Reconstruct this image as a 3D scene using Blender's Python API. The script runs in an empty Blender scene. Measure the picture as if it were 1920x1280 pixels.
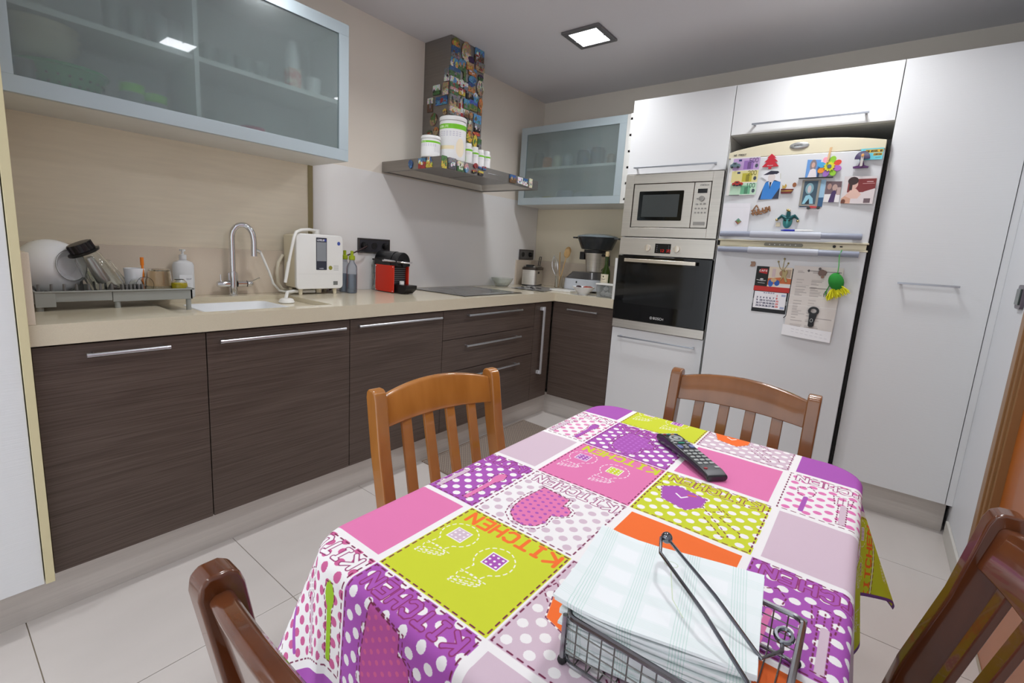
import bpy, math, random
import numpy as np
from mathutils import Vector, Matrix
from math import sin, cos, pi, radians
random.seed(7)
SC = bpy.context.scene
COL = SC.collection

# ---------------------------------------------------------------- camera, world, exposure
cam_d = bpy.data.cameras.new('camera')
cam = bpy.data.objects.new('camera', cam_d); COL.objects.link(cam); SC.camera = cam
cam.location = (2.4451, -3.5543, 1.2307)
cam.matrix_world = Matrix(((0.77887682, -0.1474707, 0.60959273, 2.4451),
                           (0.62445505, 0.09189082, -0.77563649, -3.5543),
                           (0.05836768, 0.98478854, 0.16366045, 1.2307),
                           (0, 0, 0, 1)))
cam_d.sensor_width = 36; cam_d.lens = 882.271 * 36 / 1920
cam_d.shift_x = (960 - 937.588) / 1920; cam_d.shift_y = -(640 - 614.706) / 1920
cam_d.clip_start = 0.02
world = bpy.data.worlds.new('world'); SC.world = world; world.use_nodes = True
world.node_tree.nodes['Background'].inputs[0].default_value = (0.88, 0.94, 1, 1)
world.node_tree.nodes['Background'].inputs[1].default_value = 2.1
SC.view_settings.view_transform = 'Standard'; SC.view_settings.look = 'None'
SC.view_settings.gamma = 1; SC.view_settings.exposure = -0.17
SC.view_settings.use_curve_mapping = False
LAMP = 22.0                     # glow of each lamp glass
LAMP_W = 5.9                    # watts of each downlight
LAMP_XY = [(x, y) for x in (.93, 2.17) for y in (-.947, -2.26, -4.35)]  # farthest row in y is added for fill, unseen behind the camera

for _x, _y in LAMP_XY:           # the light of four recessed lamps and two added fill ones: reflector-limited spread, just under each glass
    _l = bpy.data.lights.new('lamp_light', 'AREA'); _l.shape = 'SQUARE'; _l.size = .172; _l.energy = LAMP_W; _l.spread = math.radians(140); _l.color = (.97, .985, 1)
    _o = bpy.data.objects.new('lamp_light', _l); COL.objects.link(_o); _o.location = (_x, _y, 2.489 - .0125)
# ---------------------------------------------------------------- colours and materials
def S(r, g, b):
    f = lambda c: (c / 255 / 12.92) if c <= 10 else ((c / 255 + .055) / 1.055) ** 2.4
    return (f(r), f(g), f(b), 1)
MATS = {}
def mat(name, col=(200, 200, 200), rough=.5, metal=0, trans=0, emis=0, coat=0, noise=0, nscale=(8, 8, 8),
        bump=0, bscale=(80, 80, 80), ior=1.45, img=None, dist=.001, spec=None, wave=None, col2=None, detail=3, coatr=.05, alpha=1, coord='Object'):
    if name in MATS: return MATS[name]
    m = bpy.data.materials.new(name); m.use_nodes = True; MATS[name] = m
    nt = m.node_tree; b = nt.nodes['Principled BSDF']; N = nt.nodes.new; L = nt.links.new
    c = S(*col); b.inputs['Base Color'].default_value = c
    b.inputs['Roughness'].default_value = rough; b.inputs['Metallic'].default_value = metal
    b.inputs['Transmission Weight'].default_value = trans; b.inputs['IOR'].default_value = ior
    b.inputs['Coat Weight'].default_value = coat; b.inputs['Coat Roughness'].default_value = coatr
    if alpha < 1: b.inputs['Alpha'].default_value = alpha
    if spec is not None: b.inputs['Specular IOR Level'].default_value = spec
    if emis:
        b.inputs['Emission Color'].default_value = c; b.inputs['Emission Strength'].default_value = emis
    if img is not None:
        t = N('ShaderNodeTexImage'); t.image = img; t.extension = 'EXTEND'
        L(t.outputs['Color'], b.inputs['Base Color'])
    tc = N('ShaderNodeTexCoord')
    def nz(scale, det=3):
        mp = N('ShaderNodeMapping'); mp.inputs['Scale'].default_value = scale
        L(tc.outputs[coord], mp.inputs['Vector'])
        n = N('ShaderNodeTexNoise'); n.inputs['Scale'].default_value = 1; n.inputs['Detail'].default_value = det
        L(mp.outputs['Vector'], n.inputs['Vector']); return n
    if noise and img is None:
        n = nz(nscale, detail); r = N('ShaderNodeMapRange')
        r.inputs['From Min'].default_value = .3; r.inputs['From Max'].default_value = .7
        L(n.outputs['Fac'], r.inputs['Value'])
        mx = N('ShaderNodeMix'); mx.data_type = 'RGBA'
        c2 = S(*col2) if col2 else tuple(min(1, x * (1 + noise)) for x in c[:3]) + (1,)
        c1 = c if col2 else tuple(x * (1 - noise) for x in c[:3]) + (1,)
        mx.inputs[6].default_value = c1; mx.inputs[7].default_value = c2
        L(r.outputs['Result'], mx.inputs[0]); L(mx.outputs[2], b.inputs['Base Color'])
    if bump:
        n = nz(bscale, 2); bp = N('ShaderNodeBump'); bp.inputs['Strength'].default_value = bump
        bp.inputs['Distance'].default_value = dist
        L(n.outputs['Fac'], bp.inputs['Height']); L(bp.outputs['Normal'], b.inputs['Normal'])
    return m

# ---------------------------------------------------------------- small painter for printed matter
FONT = {'A': '0026 2640 1333', 'B': '0006 062635453413 0313 3413 34423100'.replace('34423100', '13324110').replace('0313', '0033'), 'C': '4536160501103041',
        'D': '0006 062645413000 ', 'E': '46060040 0333', 'F': '460600 0333', 'G': '4536160501104143 4323', 'H': '0006 4046 0343', 'I': '1030 1636 2026',
        'J': '4641301001', 'K': '0006 4603 0340', 'L': '060040', 'M': '0006234640', 'N': '00064046', 'O': '160501103041453616', 'P': '00063645433303',
        'Q': '160501103041453616 2240', 'R': '00063645433303 2340', 'S': '4536160504134241301001', 'T': '0646 2026', 'U': '060110304146', 'V': '062046',
        'W': '0610243046', 'X': '0046 0640', 'Y': '062346 2320', 'Z': '06460040', '0': '160501103041453616', '1': '152620 1030', '2': '0516364544000040'.replace('0000', '00'),
        '3': '0646234241301001', '4': '30360242', '5': '46060333424130 3001', '6': '3616050110304142331302', '7': '064610', '8': '13040516364544331302011030414233',
        '9': '1030414536160504134344', '-': '1333', ',': '2110', '.': '2021', '/': '0046', '*': '2125 0343', "'": '2625'}
class Img:
    def __init__(s, w, h, x0, y0, x1, y1, bg=(255, 255, 255)):
        s.w, s.h, s.x0, s.y0, s.sx, s.sy = w, h, x0, y0, w / (x1 - x0), h / (y1 - y0)
        s.a = np.empty((h, w, 3), np.float32); s.a[:] = bg
        s.T = lambda x, y: (x, y)
    def _p(s, x, y):
        x, y = s.T(x, y); return (x - s.x0) * s.sx, (y - s.y0) * s.sy
    def _box(s, X0, Y0, X1, Y1):
        X0, Y0 = max(0, int(X0) - 1), max(0, int(Y0) - 1); X1, Y1 = min(s.w, int(X1) + 3), min(s.h, int(Y1) + 3)
        if X1 <= X0 or Y1 <= Y0: return None
        yy, xx = np.mgrid[Y0:Y1, X0:X1]; return (slice(Y0, Y1), slice(X0, X1)), xx + .5, yy + .5
    def _mix(s, sl, cov, c):
        cov = np.clip(cov, 0, 1)[..., None]; s.a[sl] = s.a[sl] * (1 - cov) + np.array(c, np.float32) * cov
    def poly(s, pts, c):
        P = [s._p(*p) for p in pts]; b = s._box(min(p[0] for p in P), min(p[1] for p in P), max(p[0] for p in P), max(p[1] for p in P))
        if not b: return
        sl, X, Y = b; ins = np.zeros(X.shape, bool)
        for i in range(len(P)):
            (x1, y1), (x2, y2) = P[i], P[i - 1]
            if y1 == y2: continue
            k = ((y1 > Y) != (y2 > Y)) & (X < (x2 - x1) * (Y - y1) / (y2 - y1) + x1); ins ^= k
        s._mix(sl, ins.astype(np.float32), c)
    def rect(s, x0, y0, x1, y1, c): s.poly([(x0, y0), (x1, y0), (x1, y1), (x0, y1)], c)
    def ell(s, cx, cy, rx, ry, c, n=28): s.poly([(cx + rx * cos(2 * pi * i / n), cy + ry * sin(2 * pi * i / n)) for i in range(n)], c)
    def line(s, pts, wd, c, dash=None):
        w = wd * s.sx
        Q = [pts]
        if dash:
            Q = []; cur = 0.
            for a, b in zip(pts, pts[1:]):
                L = math.dist(a, b); t = 0
                if L < 1e-9: continue
                while t < L:
                    ph = cur % (dash * 2); st = min(L - t, (dash if ph < dash else 2 * dash) - ph + 1e-7)
                    if ph < dash: Q.append([(a[0] + (b[0] - a[0]) * t / L, a[1] + (b[1] - a[1]) * t / L), (a[0] + (b[0] - a[0]) * (t + st) / L, a[1] + (b[1] - a[1]) * (t + st) / L)])
                    t += st; cur += st
        for q in Q:
            P = [s._p(*p) for p in q]
            for (x1, y1), (x2, y2) in zip(P, P[1:]):
                b = s._box(min(x1, x2) - w, min(y1, y2) - w, max(x1, x2) + w, max(y1, y2) + w)
                if not b: continue
                sl, X, Y = b; dx, dy = x2 - x1, y2 - y1; L2 = dx * dx + dy * dy + 1e-9
                t = np.clip(((X - x1) * dx + (Y - y1) * dy) / L2, 0, 1)
                s._mix(sl, w / 2 + .5 - np.hypot(X - x1 - t * dx, Y - y1 - t * dy), c)
    def text(s, t, x, y, h, wd, c, adv=None, wx=1.0, dash=None):
        k = h / 6; adv = adv or 5.6 * k * wx
        for ch in t:
            for st in FONT.get(ch, '').split():
                pts = [(x + int(st[i]) * k * wx, y + int(st[i + 1]) * k) for i in range(0, len(st) - 1, 2)]
                s.line(pts, wd, c, dash)
            x += adv
    def image(s, name):
        im = bpy.data.images.new(name, s.w, s.h); o = np.ones((s.h, s.w, 4), np.float32); o[..., :3] = np.clip(s.a, 0, 255) / 255
        im.pixels.foreach_set(o.ravel()); im.update(); im.pack(); return im

# ---------------------------------------------------------------- objects
ROOTS = {}
def tag(o, label=None, cat=None, group=None, kind=None):
    if label: o['label'] = label
    if cat: o['category'] = cat
    if group: o['group'] = group
    if kind: o['kind'] = kind
    return o
def thing(name, label, cat, loc=(0, 0, 0), group=None, local=False, rz=0):
    o = bpy.data.objects.new(name, None); COL.objects.link(o); o.location = loc; o.rotation_euler = (0, 0, rz)
    o.empty_display_size = .05; tag(o, label, cat, group)
    if not local: ROOTS[o.name] = Matrix.Translation(Vector(loc)).inverted()
    return o
def dup(o, parent=None):
    c = o.copy(); COL.objects.link(c)
    if parent: c.parent = parent
    for ch in [x for x in bpy.data.objects if x.parent == o]: dup(ch, c)
    return c
class B:
    def __init__(s): s.v = []; s.f = []; s.M = None; s.uv = {}
    def _a(s, vs, fs):
        n = len(s.v)
        if s.M is not None: vs = [tuple(s.M @ Vector(p)) for p in vs]
        s.v += [tuple(p) for p in vs]; s.f += [tuple(i + n for i in f) for f in fs]; return s
    def box(s, x0, y0, z0, x1, y1, z1):
        x0, x1 = min(x0, x1), max(x0, x1); y0, y1 = min(y0, y1), max(y0, y1); z0, z1 = min(z0, z1), max(z0, z1)
        return s._a([(x0, y0, z0), (x1, y0, z0), (x1, y1, z0), (x0, y1, z0), (x0, y0, z1), (x1, y0, z1), (x1, y1, z1), (x0, y1, z1)],
                    [(0, 3, 2, 1), (4, 5, 6, 7), (0, 1, 5, 4), (1, 2, 6, 5), (2, 3, 7, 6), (3, 0, 4, 7)])
    def prism(s, pts, a, b, ax='z', caps=True):
        # polygon in the two other axes (order xyz without ax), extruded from a to b
        f = {'z': lambda p, t: (p[0], p[1], t), 'x': lambda p, t: (t, p[0], p[1]), 'y': lambda p, t: (p[0], t, p[1])}[ax]
        n = len(pts); fs = [(i, (i + 1) % n, (i + 1) % n + n, i + n) for i in range(n)]
        if caps: fs += [tuple(range(n))[::-1], tuple(range(n, 2 * n))]
        return s._a([f(p, a) for p in pts] + [f(p, b) for p in pts], fs)
    def lathe(s, prof, c=(0, 0, 0), n=24, axis='z', closed=False):
        vs = []; fs = []
        for r, h in prof:
            for i in range(n):
                t = 2 * pi * i / n; a, b = r * cos(t), r * sin(t)
                vs.append({'z': (c[0] + a, c[1] + b, c[2] + h), 'x': (c[0] + h, c[1] + a, c[2] + b), 'y': (c[0] + a, c[1] + h, c[2] + b)}[axis])
        m = len(prof)
        for j in range(m - 1):
            for i in range(n): fs.append((j * n + i, j * n + (i + 1) % n, (j + 1) * n + (i + 1) % n, (j + 1) * n + i))
        if closed:
            for i in range(n): fs.append(((m - 1) * n + i, (m - 1) * n + (i + 1) % n, (i + 1) % n, i))
        else:
            if prof[0][0] > 1e-5: fs.append(tuple(range(n))[::-1])
            if prof[-1][0] > 1e-5: fs.append(tuple((m - 1) * n + i for i in range(n)))
        return s._a(vs, fs)
    def cyl(s, p0, p1, r0, r1=None, n=16):
        return s.tube([p0, p1], r0 if r1 is None else [r0, r1], n)
    def tube(s, pts, r, n=10, closed=False, flat=1.0):
        P = [Vector(p) for p in pts]; m = len(P); R = r if isinstance(r, (list, tuple)) else [r] * m
        vs = []; fs = []; up = None
        for i in range(m):
            if closed: d = P[(i + 1) % m] - P[i - 1]
            else: d = P[min(i + 1, m - 1)] - P[max(i - 1, 0)]
            d.normalize()
            if up is None:
                up = Vector((0, 0, 1)) if abs(d.z) < .9 else Vector((0, 1, 0))
            a = d.cross(up)
            if a.length < 1e-6: a = d.orthogonal()
            a.normalize(); up = a.cross(d); up.normalize()
            for k in range(n):
                t = 2 * pi * k / n; vs.append(P[i] + a * R[i] * cos(t) + up * R[i] * flat * sin(t))
        for i in range(m if closed else m - 1):
            j = (i + 1) % m
            for k in range(n): fs.append((i * n + k, i * n + (k + 1) % n, j * n + (k + 1) % n, j * n + k))
        if not closed: fs += [tuple(range(n))[::-1], tuple((m - 1) * n + k for k in range(n))]
        return s._a(vs, fs)
    def ball(s, c, r, n=16, sz=1.0, m=8):
        prof = [(max(r * sin(pi * i / m), 1e-6), -r * sz * cos(pi * i / m)) for i in range(m + 1)]
        return s.lathe(prof, c, n)
    def grid(s, fn, nu, nv, uv=None):
        vs = [fn(i / nu, j / nv) for j in range(nv + 1) for i in range(nu + 1)]
        return s._a(vs, [(j * (nu + 1) + i, j * (nu + 1) + i + 1, (j + 1) * (nu + 1) + i + 1, (j + 1) * (nu + 1) + i) for j in range(nv) for i in range(nu)])
    def build(s, name, m, parent=None, bevel=0, smooth=35, seg=2, solid=0, sub=0, uvf=None):
        me = bpy.data.meshes.new(name); me.from_pydata(s.v, [], s.f); me.update()
        import bmesh
        bm = bmesh.new(); bm.from_mesh(me); bmesh.ops.recalc_face_normals(bm, faces=bm.faces[:]); bm.to_mesh(me); bm.free()
        if smooth:
            me.polygons.foreach_set('use_smooth', [True] * len(me.polygons)); me.set_sharp_from_angle(angle=radians(smooth))
        o = bpy.data.objects.new(name, me); COL.objects.link(o); me.materials.append(m)
        if uvf:
            ul = me.uv_layers.new(name='UVMap'); V = me.vertices
            for lp in me.loops: ul.data[lp.index].uv = uvf(V[lp.vertex_index].co)
        if parent is not None:
            o.parent = parent
            if parent.name in ROOTS: o.matrix_parent_inverse = ROOTS[parent.name]
        if solid: md = o.modifiers.new('s', 'SOLIDIFY'); md.thickness = solid; md.offset = -1
        if bevel:
            md = o.modifiers.new('b', 'BEVEL'); md.width = bevel; md.segments = seg; md.limit_method = 'ANGLE'; md.angle_limit = radians(40); md.harden_normals = bool(smooth)
        if sub: md = o.modifiers.new('u', 'SUBSURF'); md.levels = sub; md.render_levels = sub
        return o
def box(name, m, parent, x0, y0, z0, x1, y1, z1, bevel=.0015, **k): return B().box(x0, y0, z0, x1, y1, z1).build(name, m, parent, bevel=bevel, **k)
def rrect(cx, cy, hx, hy, r, n=5):
    p = []
    for k, (sx, sy) in enumerate(((1, 1), (-1, 1), (-1, -1), (1, -1))):
        for i in range(n + 1):
            a = k * pi / 2 + i * pi / 2 / n; p.append((cx + sx * (hx - r) + r * cos(a), cy + sy * (hy - r) + r * sin(a)))
    return p
def oval(cx, cy, rx, ry, n=20): return [(cx + rx * cos(2 * pi * i / n), cy + ry * sin(2 * pi * i / n)) for i in range(n)]
def plate(name, pts, org, U, V, th, m, parent=None, uv=(0, 0, 1, 1), bevel=0, dome=0):
    """flat piece: polygon pts (u,v) in metres on a surface at org, axes U,V, thickness th along UxV; front printed via UV"""
    U, V, org = Vector(U), Vector(V), Vector(org); N = U.cross(V).normalized()
    us = [p[0] for p in pts]; vs = [p[1] for p in pts]; a0, a1, b0, b1 = min(us), max(us), min(vs), max(vs)
    b = B(); n = len(pts)
    P = lambda p, t: tuple(org + U * p[0] + V * p[1] + N * t)
    cen = ((a0 + a1) / 2, (b0 + b1) / 2)
    vv = [P(p, 0) for p in pts] + [P(p, th) for p in pts]; ff = [(i, (i + 1) % n, (i + 1) % n + n, i + n) for i in range(n)] + [tuple(range(n))[::-1]]
    if dome:
        q = [(cen[0] + (p[0] - cen[0]) * .8, cen[1] + (p[1] - cen[1]) * .8) for p in pts]; vv += [P(p, th + dome) for p in q]
        ff += [(i + n, (i + 1) % n + n, (i + 1) % n + 2 * n, i + 2 * n) for i in range(n)] + [tuple(range(2 * n, 3 * n))]
    else: ff.append(tuple(range(n, 2 * n)))
    b._a(vv, ff)
    def uvf(co):
        d = Vector(co) - org; u = (d.dot(U) / U.length_squared - a0) / (a1 - a0 + 1e-9); v = (d.dot(V) / V.length_squared - b0) / (b1 - b0 + 1e-9)
        return (uv[0] + (uv[2] - uv[0]) * u, uv[1] + (uv[3] - uv[1]) * v)
    return b.build(name, m, parent, uvf=uvf, bevel=bevel)
# ---------------------------------------------------------------- materials used all over
WHITE = mat('white_ribbed_laminate', (228, 229, 230), .38, bump=.5, bscale=(6, 6, 420), dist=.0006)
WHITEIN = mat('white_board', (222, 222, 218), .5, noise=.03)
WOOD = mat('dark_grained_laminate', (66, 53, 46), .42, noise=1, nscale=(4, 4, 420), col2=(98, 84, 76), bump=.35, bscale=(4, 4, 330), dist=.0006, detail=6)
ALU = mat('brushed_aluminium', (205, 207, 212), .28, 1, bump=.15, bscale=(10, 10, 900), dist=.0003)
PLINTH = mat('plinth_aluminium', (208, 202, 196), .42, .4, noise=.05, nscale=(3, 3, 120), bump=.1, bscale=(6, 6, 500), dist=.0003)
STEEL = mat('brushed_steel', (208, 203, 194), .36, .82, noise=.06, nscale=(2, 2, 200), bump=.12, bscale=(6, 6, 700), dist=.0003)
HOODST = mat('hood_steel', (150, 146, 142), .38, .9, noise=.05, nscale=(3, 3, 90))
CHROME = mat('chrome', (225, 225, 228), .08, 1)
STONE = mat('cream_quartz', (208, 198, 175), .16, noise=.035, nscale=(500, 500, 500), spec=.5)
STONE2 = mat('cream_quartz_upstand', (216, 202, 184), .3, noise=.03, nscale=(400, 400, 400))
PANEL = mat('beige_splash_panel', (238, 228, 207), .42, noise=.03, nscale=(5, 5, 60), bump=.08, bscale=(20, 20, 500))
TILEW = mat('pale_wall_panel', (240, 239, 238), .35, bump=.06, bscale=(20, 20, 400))
WALL = mat('warm_beige_paint', (236, 228, 216), .65, noise=.015, nscale=(3, 3, 3), bump=.05, bscale=(300, 300, 300))
WALLW = mat('white_ribbed_wall', (226, 228, 232), .5, bump=.15, bscale=(400, 400, 6))
CEIL = mat('ceiling_paint', (220, 219, 223), .8, noise=.01, nscale=(2, 2, 2))
TILE = mat('floor_tile', (204, 197, 192), .22, noise=.03, nscale=(7, 2.5, 5), bump=.04, bscale=(30, 30, 30))
GROUT = mat('grout', (172, 160, 142), .8)
CREAM = mat('cream_edge_strip', (216, 205, 165), .45)
OLIVE = mat('olive_edge_strip', (150, 138, 100), .5)
BLACKG = mat('black_glass', (10, 11, 12), .05, spec=.6)
BLACK = mat('black_plastic', (22, 22, 24), .3)
BLACKM = mat('matt_black', (30, 30, 31), .55)
DARK = mat('shadow_gap', (12, 12, 12), .7)
WPL = mat('white_plastic', (236, 235, 230), .3)
CREAMPL = mat('cream_plastic', (222, 212, 186), .35)
GREYPL = mat('grey_plastic', (156, 158, 153), .45)
GLASS = mat('clear_glass', (250, 252, 250), .02, trans=1)
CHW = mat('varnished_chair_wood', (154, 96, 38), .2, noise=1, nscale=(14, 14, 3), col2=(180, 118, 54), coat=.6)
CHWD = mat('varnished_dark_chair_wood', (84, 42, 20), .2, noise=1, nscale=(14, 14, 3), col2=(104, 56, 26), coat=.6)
def struct(o): o['kind'] = 'structure'; return o
XR, XO, XF, XP = 1.0766, 1.6767, 2.4, 2.854
YB = -.5725                      # front plane of the tall units
ZC, ZB, ZT = .9436, .882, 2.212
H = 2.489; YF = -5.1

# ---------------------------------------------------------------- room shell
fl = struct(B().box(-.1, YF, -.08, 2.98, .1, -.004).build('floor', GROUT, smooth=0))
tb = B(); nx = 0
proto = None
for i in range(4):
    for j in range(10):
        x0, x1 = 1.023 + 1.21 * (i - 1) + .0012, 1.023 + 1.21 * i - .0012
        y0, y1 = -.4 - .6045 * j, -.4 - .6045 * (j - 1) - .0025
        x0, x1 = max(x0, 0), min(x1, 2.88); y0, y1 = max(y0, YF), min(y1, 0)
        if x1 - x0 < .03 or y1 - y0 < .03: continue
        B().box(x0, y0, -.004, x1, y1, 0).build('tile', TILE, fl, bevel=.0008, smooth=0)
struct(box('ceiling', CEIL, None, -.1, YF, H, 2.98, .1, H + .08, 0))
struct(box('wall_left', WALL, None, -.1, YF, 0, 0, 0, H, 0))
struct(box('wall_back', WALL, None, -.1, 0, 0, 2.98, .1, H, 0))
wr = struct(box('wall_right', WALLW, None, 2.88, -1.16, 0, 2.98, 0, H, 0))
struct(box('wall_right', WALLW, None, 2.88, -2.2, 2.1, 2.98, -1.16, H, 0))
struct(box('wall_right', WALLW, None, 2.88, YF, 0, 2.98, -2.2, H, 0))
b = B(); b.box(-.1, YF - .1, 0, .35, YF, H); b.box(2.55, YF - .1, 0, 2.98, YF, H); b.box(.35, YF - .1, 2.2, 2.55, YF, H)
struct(b.build('wall_front', WALL, smooth=0))
b = B(); b.box(.35, YF - .1, 0, .39, YF + .01, 2.2); b.box(2.51, YF - .1, 0, 2.55, YF + .01, 2.2); b.box(.39, YF - .1, 2.16, 2.51, YF + .01, 2.2)
struct(b.build('added_daylight_opening', WALLW, bevel=.002))  # frame of an opening added in the unseen wall for daylight fill
bb = struct(B().box(2.868, -1.16, 0, 2.88, -.575, .085).build('baseboard_right', mat('pale_skirting', (206, 203, 196), .4), bevel=.003))
struct(B().box(2.868, YF, 0, 2.88, -2.3, .085).build('baseboard_right', mat('pale_skirting'), bevel=.003))
# door in the right wall
DW = mat('orange_door_wood', (168, 88, 20), .35, noise=1, nscale=(20, 3, 2), col2=(190, 104, 30), coat=.2)
DC = mat('brown_door_casing', (150, 110, 70), .35, noise=.1, nscale=(20, 20, 2))
d1 = thing('door_1', 'orange-brown wooden door in a brown moulded casing on the right wall', 'door', (2.88, -1.68, 0)); d1['kind'] = 'structure'
b = B()
for (a, c, w) in ((-1.16, -1.29, .018), (-1.175, -1.275, .026), (-1.195, -1.25, .032)): b.box(2.88 - w, c, 0, 2.9, a, 2.13)
for (a, c, w) in ((-2.2, -2.07, .018), (-2.185, -2.085, .026)): b.box(2.88 - w, a, 0, 2.9, c, 2.13)
b.box(2.862, -2.2, 2.05, 2.9, -1.16, 2.16)
b.build('door_casing', DC, d1, bevel=.003)
dl = B().box(2.885, -2.08, .005, 2.92, -1.285, 2.05).build('door_leaf', DW, d1, bevel=.002)
B().tube([(2.885, -1.99, 1.03), (2.84, -1.99, 1.03), (2.835, -1.9, 1.03)], .009).build('door_handle', STEEL, dl)
sw = thing('light_switch', 'dark framed light switch on the right wall at frame edge', 'switch', (2.88, -.94, 1.17))
B().prism(rrect(-.955, 1.17, .045, .045, .012), 2.869, 2.8799, 'x').build('switch_plate', mat('grey_switch_frame', (96, 88, 98), .3), sw, bevel=.002)
B().prism(rrect(-.955, 1.17, .03, .03, .004), 2.864, 2.869, 'x').build('switch_rocker', mat('dark_green_glassy', (70, 82, 78), .2), sw, bevel=.0015)

# splash panels, upstands, trims
sp = struct(B().box(.0002, -3.34, ZC, .006, -2.179, 1.613).build('trim_1', PANEL, smooth=0))
struct(B().box(.0002, -2.179, ZC, .012, -2.153, 1.613).build('trim_2', OLIVE, bevel=.001))
struct(B().box(.0002, -2.153, ZC, .005, -.002, 1.645).build('trim_3', TILEW, bevel=.001))
struct(B().box(.006, -3.34, ZC, .022, -2.18, 1.16).build('trim_4', STONE2, bevel=.0015))
struct(B().box(.022, -3.358, ZC, .606, -3.34, 1.147).build('trim_5', STONE2, bevel=.0015))
struct(B().box(.005, -.29, ZC, .02, -.02, 1.155).build('trim_6', STONE2, bevel=.0015))
struct(B().box(.005, -.02, ZC, XR, -.003, 1.155).build('trim_7', STONE2, bevel=.0015))
struct(B().box(.006, -.0029, 1.155, XR, -.0005, 1.6).build('trim_8', mat('back_splash_panel', (240, 230, 206), .42), smooth=0))
struct(box('trim_9', WHITEIN, None, 1.058, -.585, ZC, XR - .0005, -.36, 1.222, .001))

# ceiling lamps, the pair behind the camera added for fill
FRM = mat('grey_lamp_frame', (120, 118, 120), .4, .4)
LG = mat('lit_lamp_glass', (248, 250, 255), .4, emis=LAMP)
n = ['nearest the hood chimney', 'above the sink side of the table', 'added for fill behind the camera on the sink side', 'in front of the fridge', 'above the dining table', 'added for fill behind the camera near the door side']
for k, (x, y) in enumerate(LAMP_XY):
    t = thing('ceiling_lamp', 'square recessed ceiling lamp ' + n[k], 'lamp', (x, y, H))
    b = B()
    for (x0, y0, x1, y1) in ((-.12, -.12, .12, -.088), (-.12, .088, .12, .12), (-.12, -.088, -.088, .088), (.088, -.088, .12, .088)):
        b.box(x + x0, y + y0, H - .014, x + x1, y + y1, H - .0005)
    b.build('lamp_frame', FRM, t, bevel=.003)
    B().box(x - .088, y - .088, H - .011, x + .088, y + .088, H - .006).build('lamp_glass', LG, t)
    b = B()
    for sx in (-1, 1): B().box(x + sx * .088 - .006, y - .006, H - .018, x + sx * .088 + .006, y + .006, H - .011).build('glass_clip', CHROME, t)

# ---------------------------------------------------------------- worktop, base units
def handle(parent, p0, p1, out, r=.0065, st=.03, m=ALU):
    """bar handle from p0 to p1 standing off along out"""
    p0, p1, out = Vector(p0), Vector(p1), Vector(out); d = (p1 - p0).normalized(); b = B()
    a, c = p0 + out * st, p1 + out * st
    b.tube([a, a + d * .0005, a + d * .012, a + d * .0125, c - d * .0125, c - d * .012, c - d * .0005, c], [r * .85, r * 1.08, r * 1.08, r, r, r * 1.08, r * 1.08, r * .85], 12)
    for q in (p0 + d * .018, p1 - d * .018): b.tube([q, q + out * st], r * .8, 10)
    return b.build('handle', m, parent)
wt = thing('worktop', 'cream quartz L-shaped worktop with recessed drainer round the sink', 'worktop', (.3, -1.6, ZC))
RX0, RX1, RY0, RY1, ZR = .115, .545, -2.97, -2.37, .923      # recess
b = B()
b.box(0.006, -3.357, ZB, RX0, -.003, ZC); b.box(RX0, -3.357, ZB, .609, RY0, ZC); b.box(RX1, RY0, ZB, .609, RY1, ZC)
b.box(RX0, RY1, ZB, .609, -.003, ZC); b.box(.609, -.5875, ZB, XR - .002, -.003, ZC)
b.build('top_slab', STONE, wt, smooth=0)
b = B(); bx0, bx1, by0, by1 = .165, .52, -2.84, -2.5
for q in ((RX0, RY0, bx0, RY1), (bx1, RY0, RX1, RY1), (bx0, RY0, bx1, by0), (bx0, by1, bx1, RY1)): b.box(q[0], q[1], ZB, q[2], q[3], ZR)
b.build('drainer', STONE, wt, smooth=0)
sk = thing('sink', 'white sink basin sunk in the worktop below the tap', 'sink', ((bx0 + bx1) / 2, -2.7, .78))
BAS = mat('white_basin', (236, 238, 240), .15)
b = B(); P1 = rrect((bx0 + bx1) / 2, (by0 + by1) / 2, (bx1 - bx0) / 2 - .0005, (by1 - by0) / 2 - .0005, .03)
P2 = rrect((bx0 + bx1) / 2, (by0 + by1) / 2, (bx1 - bx0) / 2 - .02, (by1 - by0) / 2 - .02, .04)
n = len(P1); b._a([(x, y, ZR + .001) for x, y in P1] + [(x, y, .76) for x, y in P2], [(i, (i + 1) % n, (i + 1) % n + n, i + n) for i in range(n)] + [tuple(range(n, 2 * n))])
b.build('basin', BAS, sk, solid=-.006)
B().lathe([(.0, .004), (.035, .004), (.04, .0)], (.34, -2.7, .7605)).build('drain', CHROME, sk)
def cabinet(name, label, x0, y0, z0, x1, y1, z1, m=WHITEIN):
    t = thing(name, label, 'cabinet', ((x0 + x1) / 2, (y0 + y1) / 2, z0))
    b = B(); w = .016
    b.box(x0, y0, z0, x1, y1, z0 + w); b.box(x0, y0, z1 - w, x1, y1, z1)
    return t, b
DX = .5907; G = .0018
CARC = mat('grey_carcass', (170, 168, 164), .6)
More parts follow.
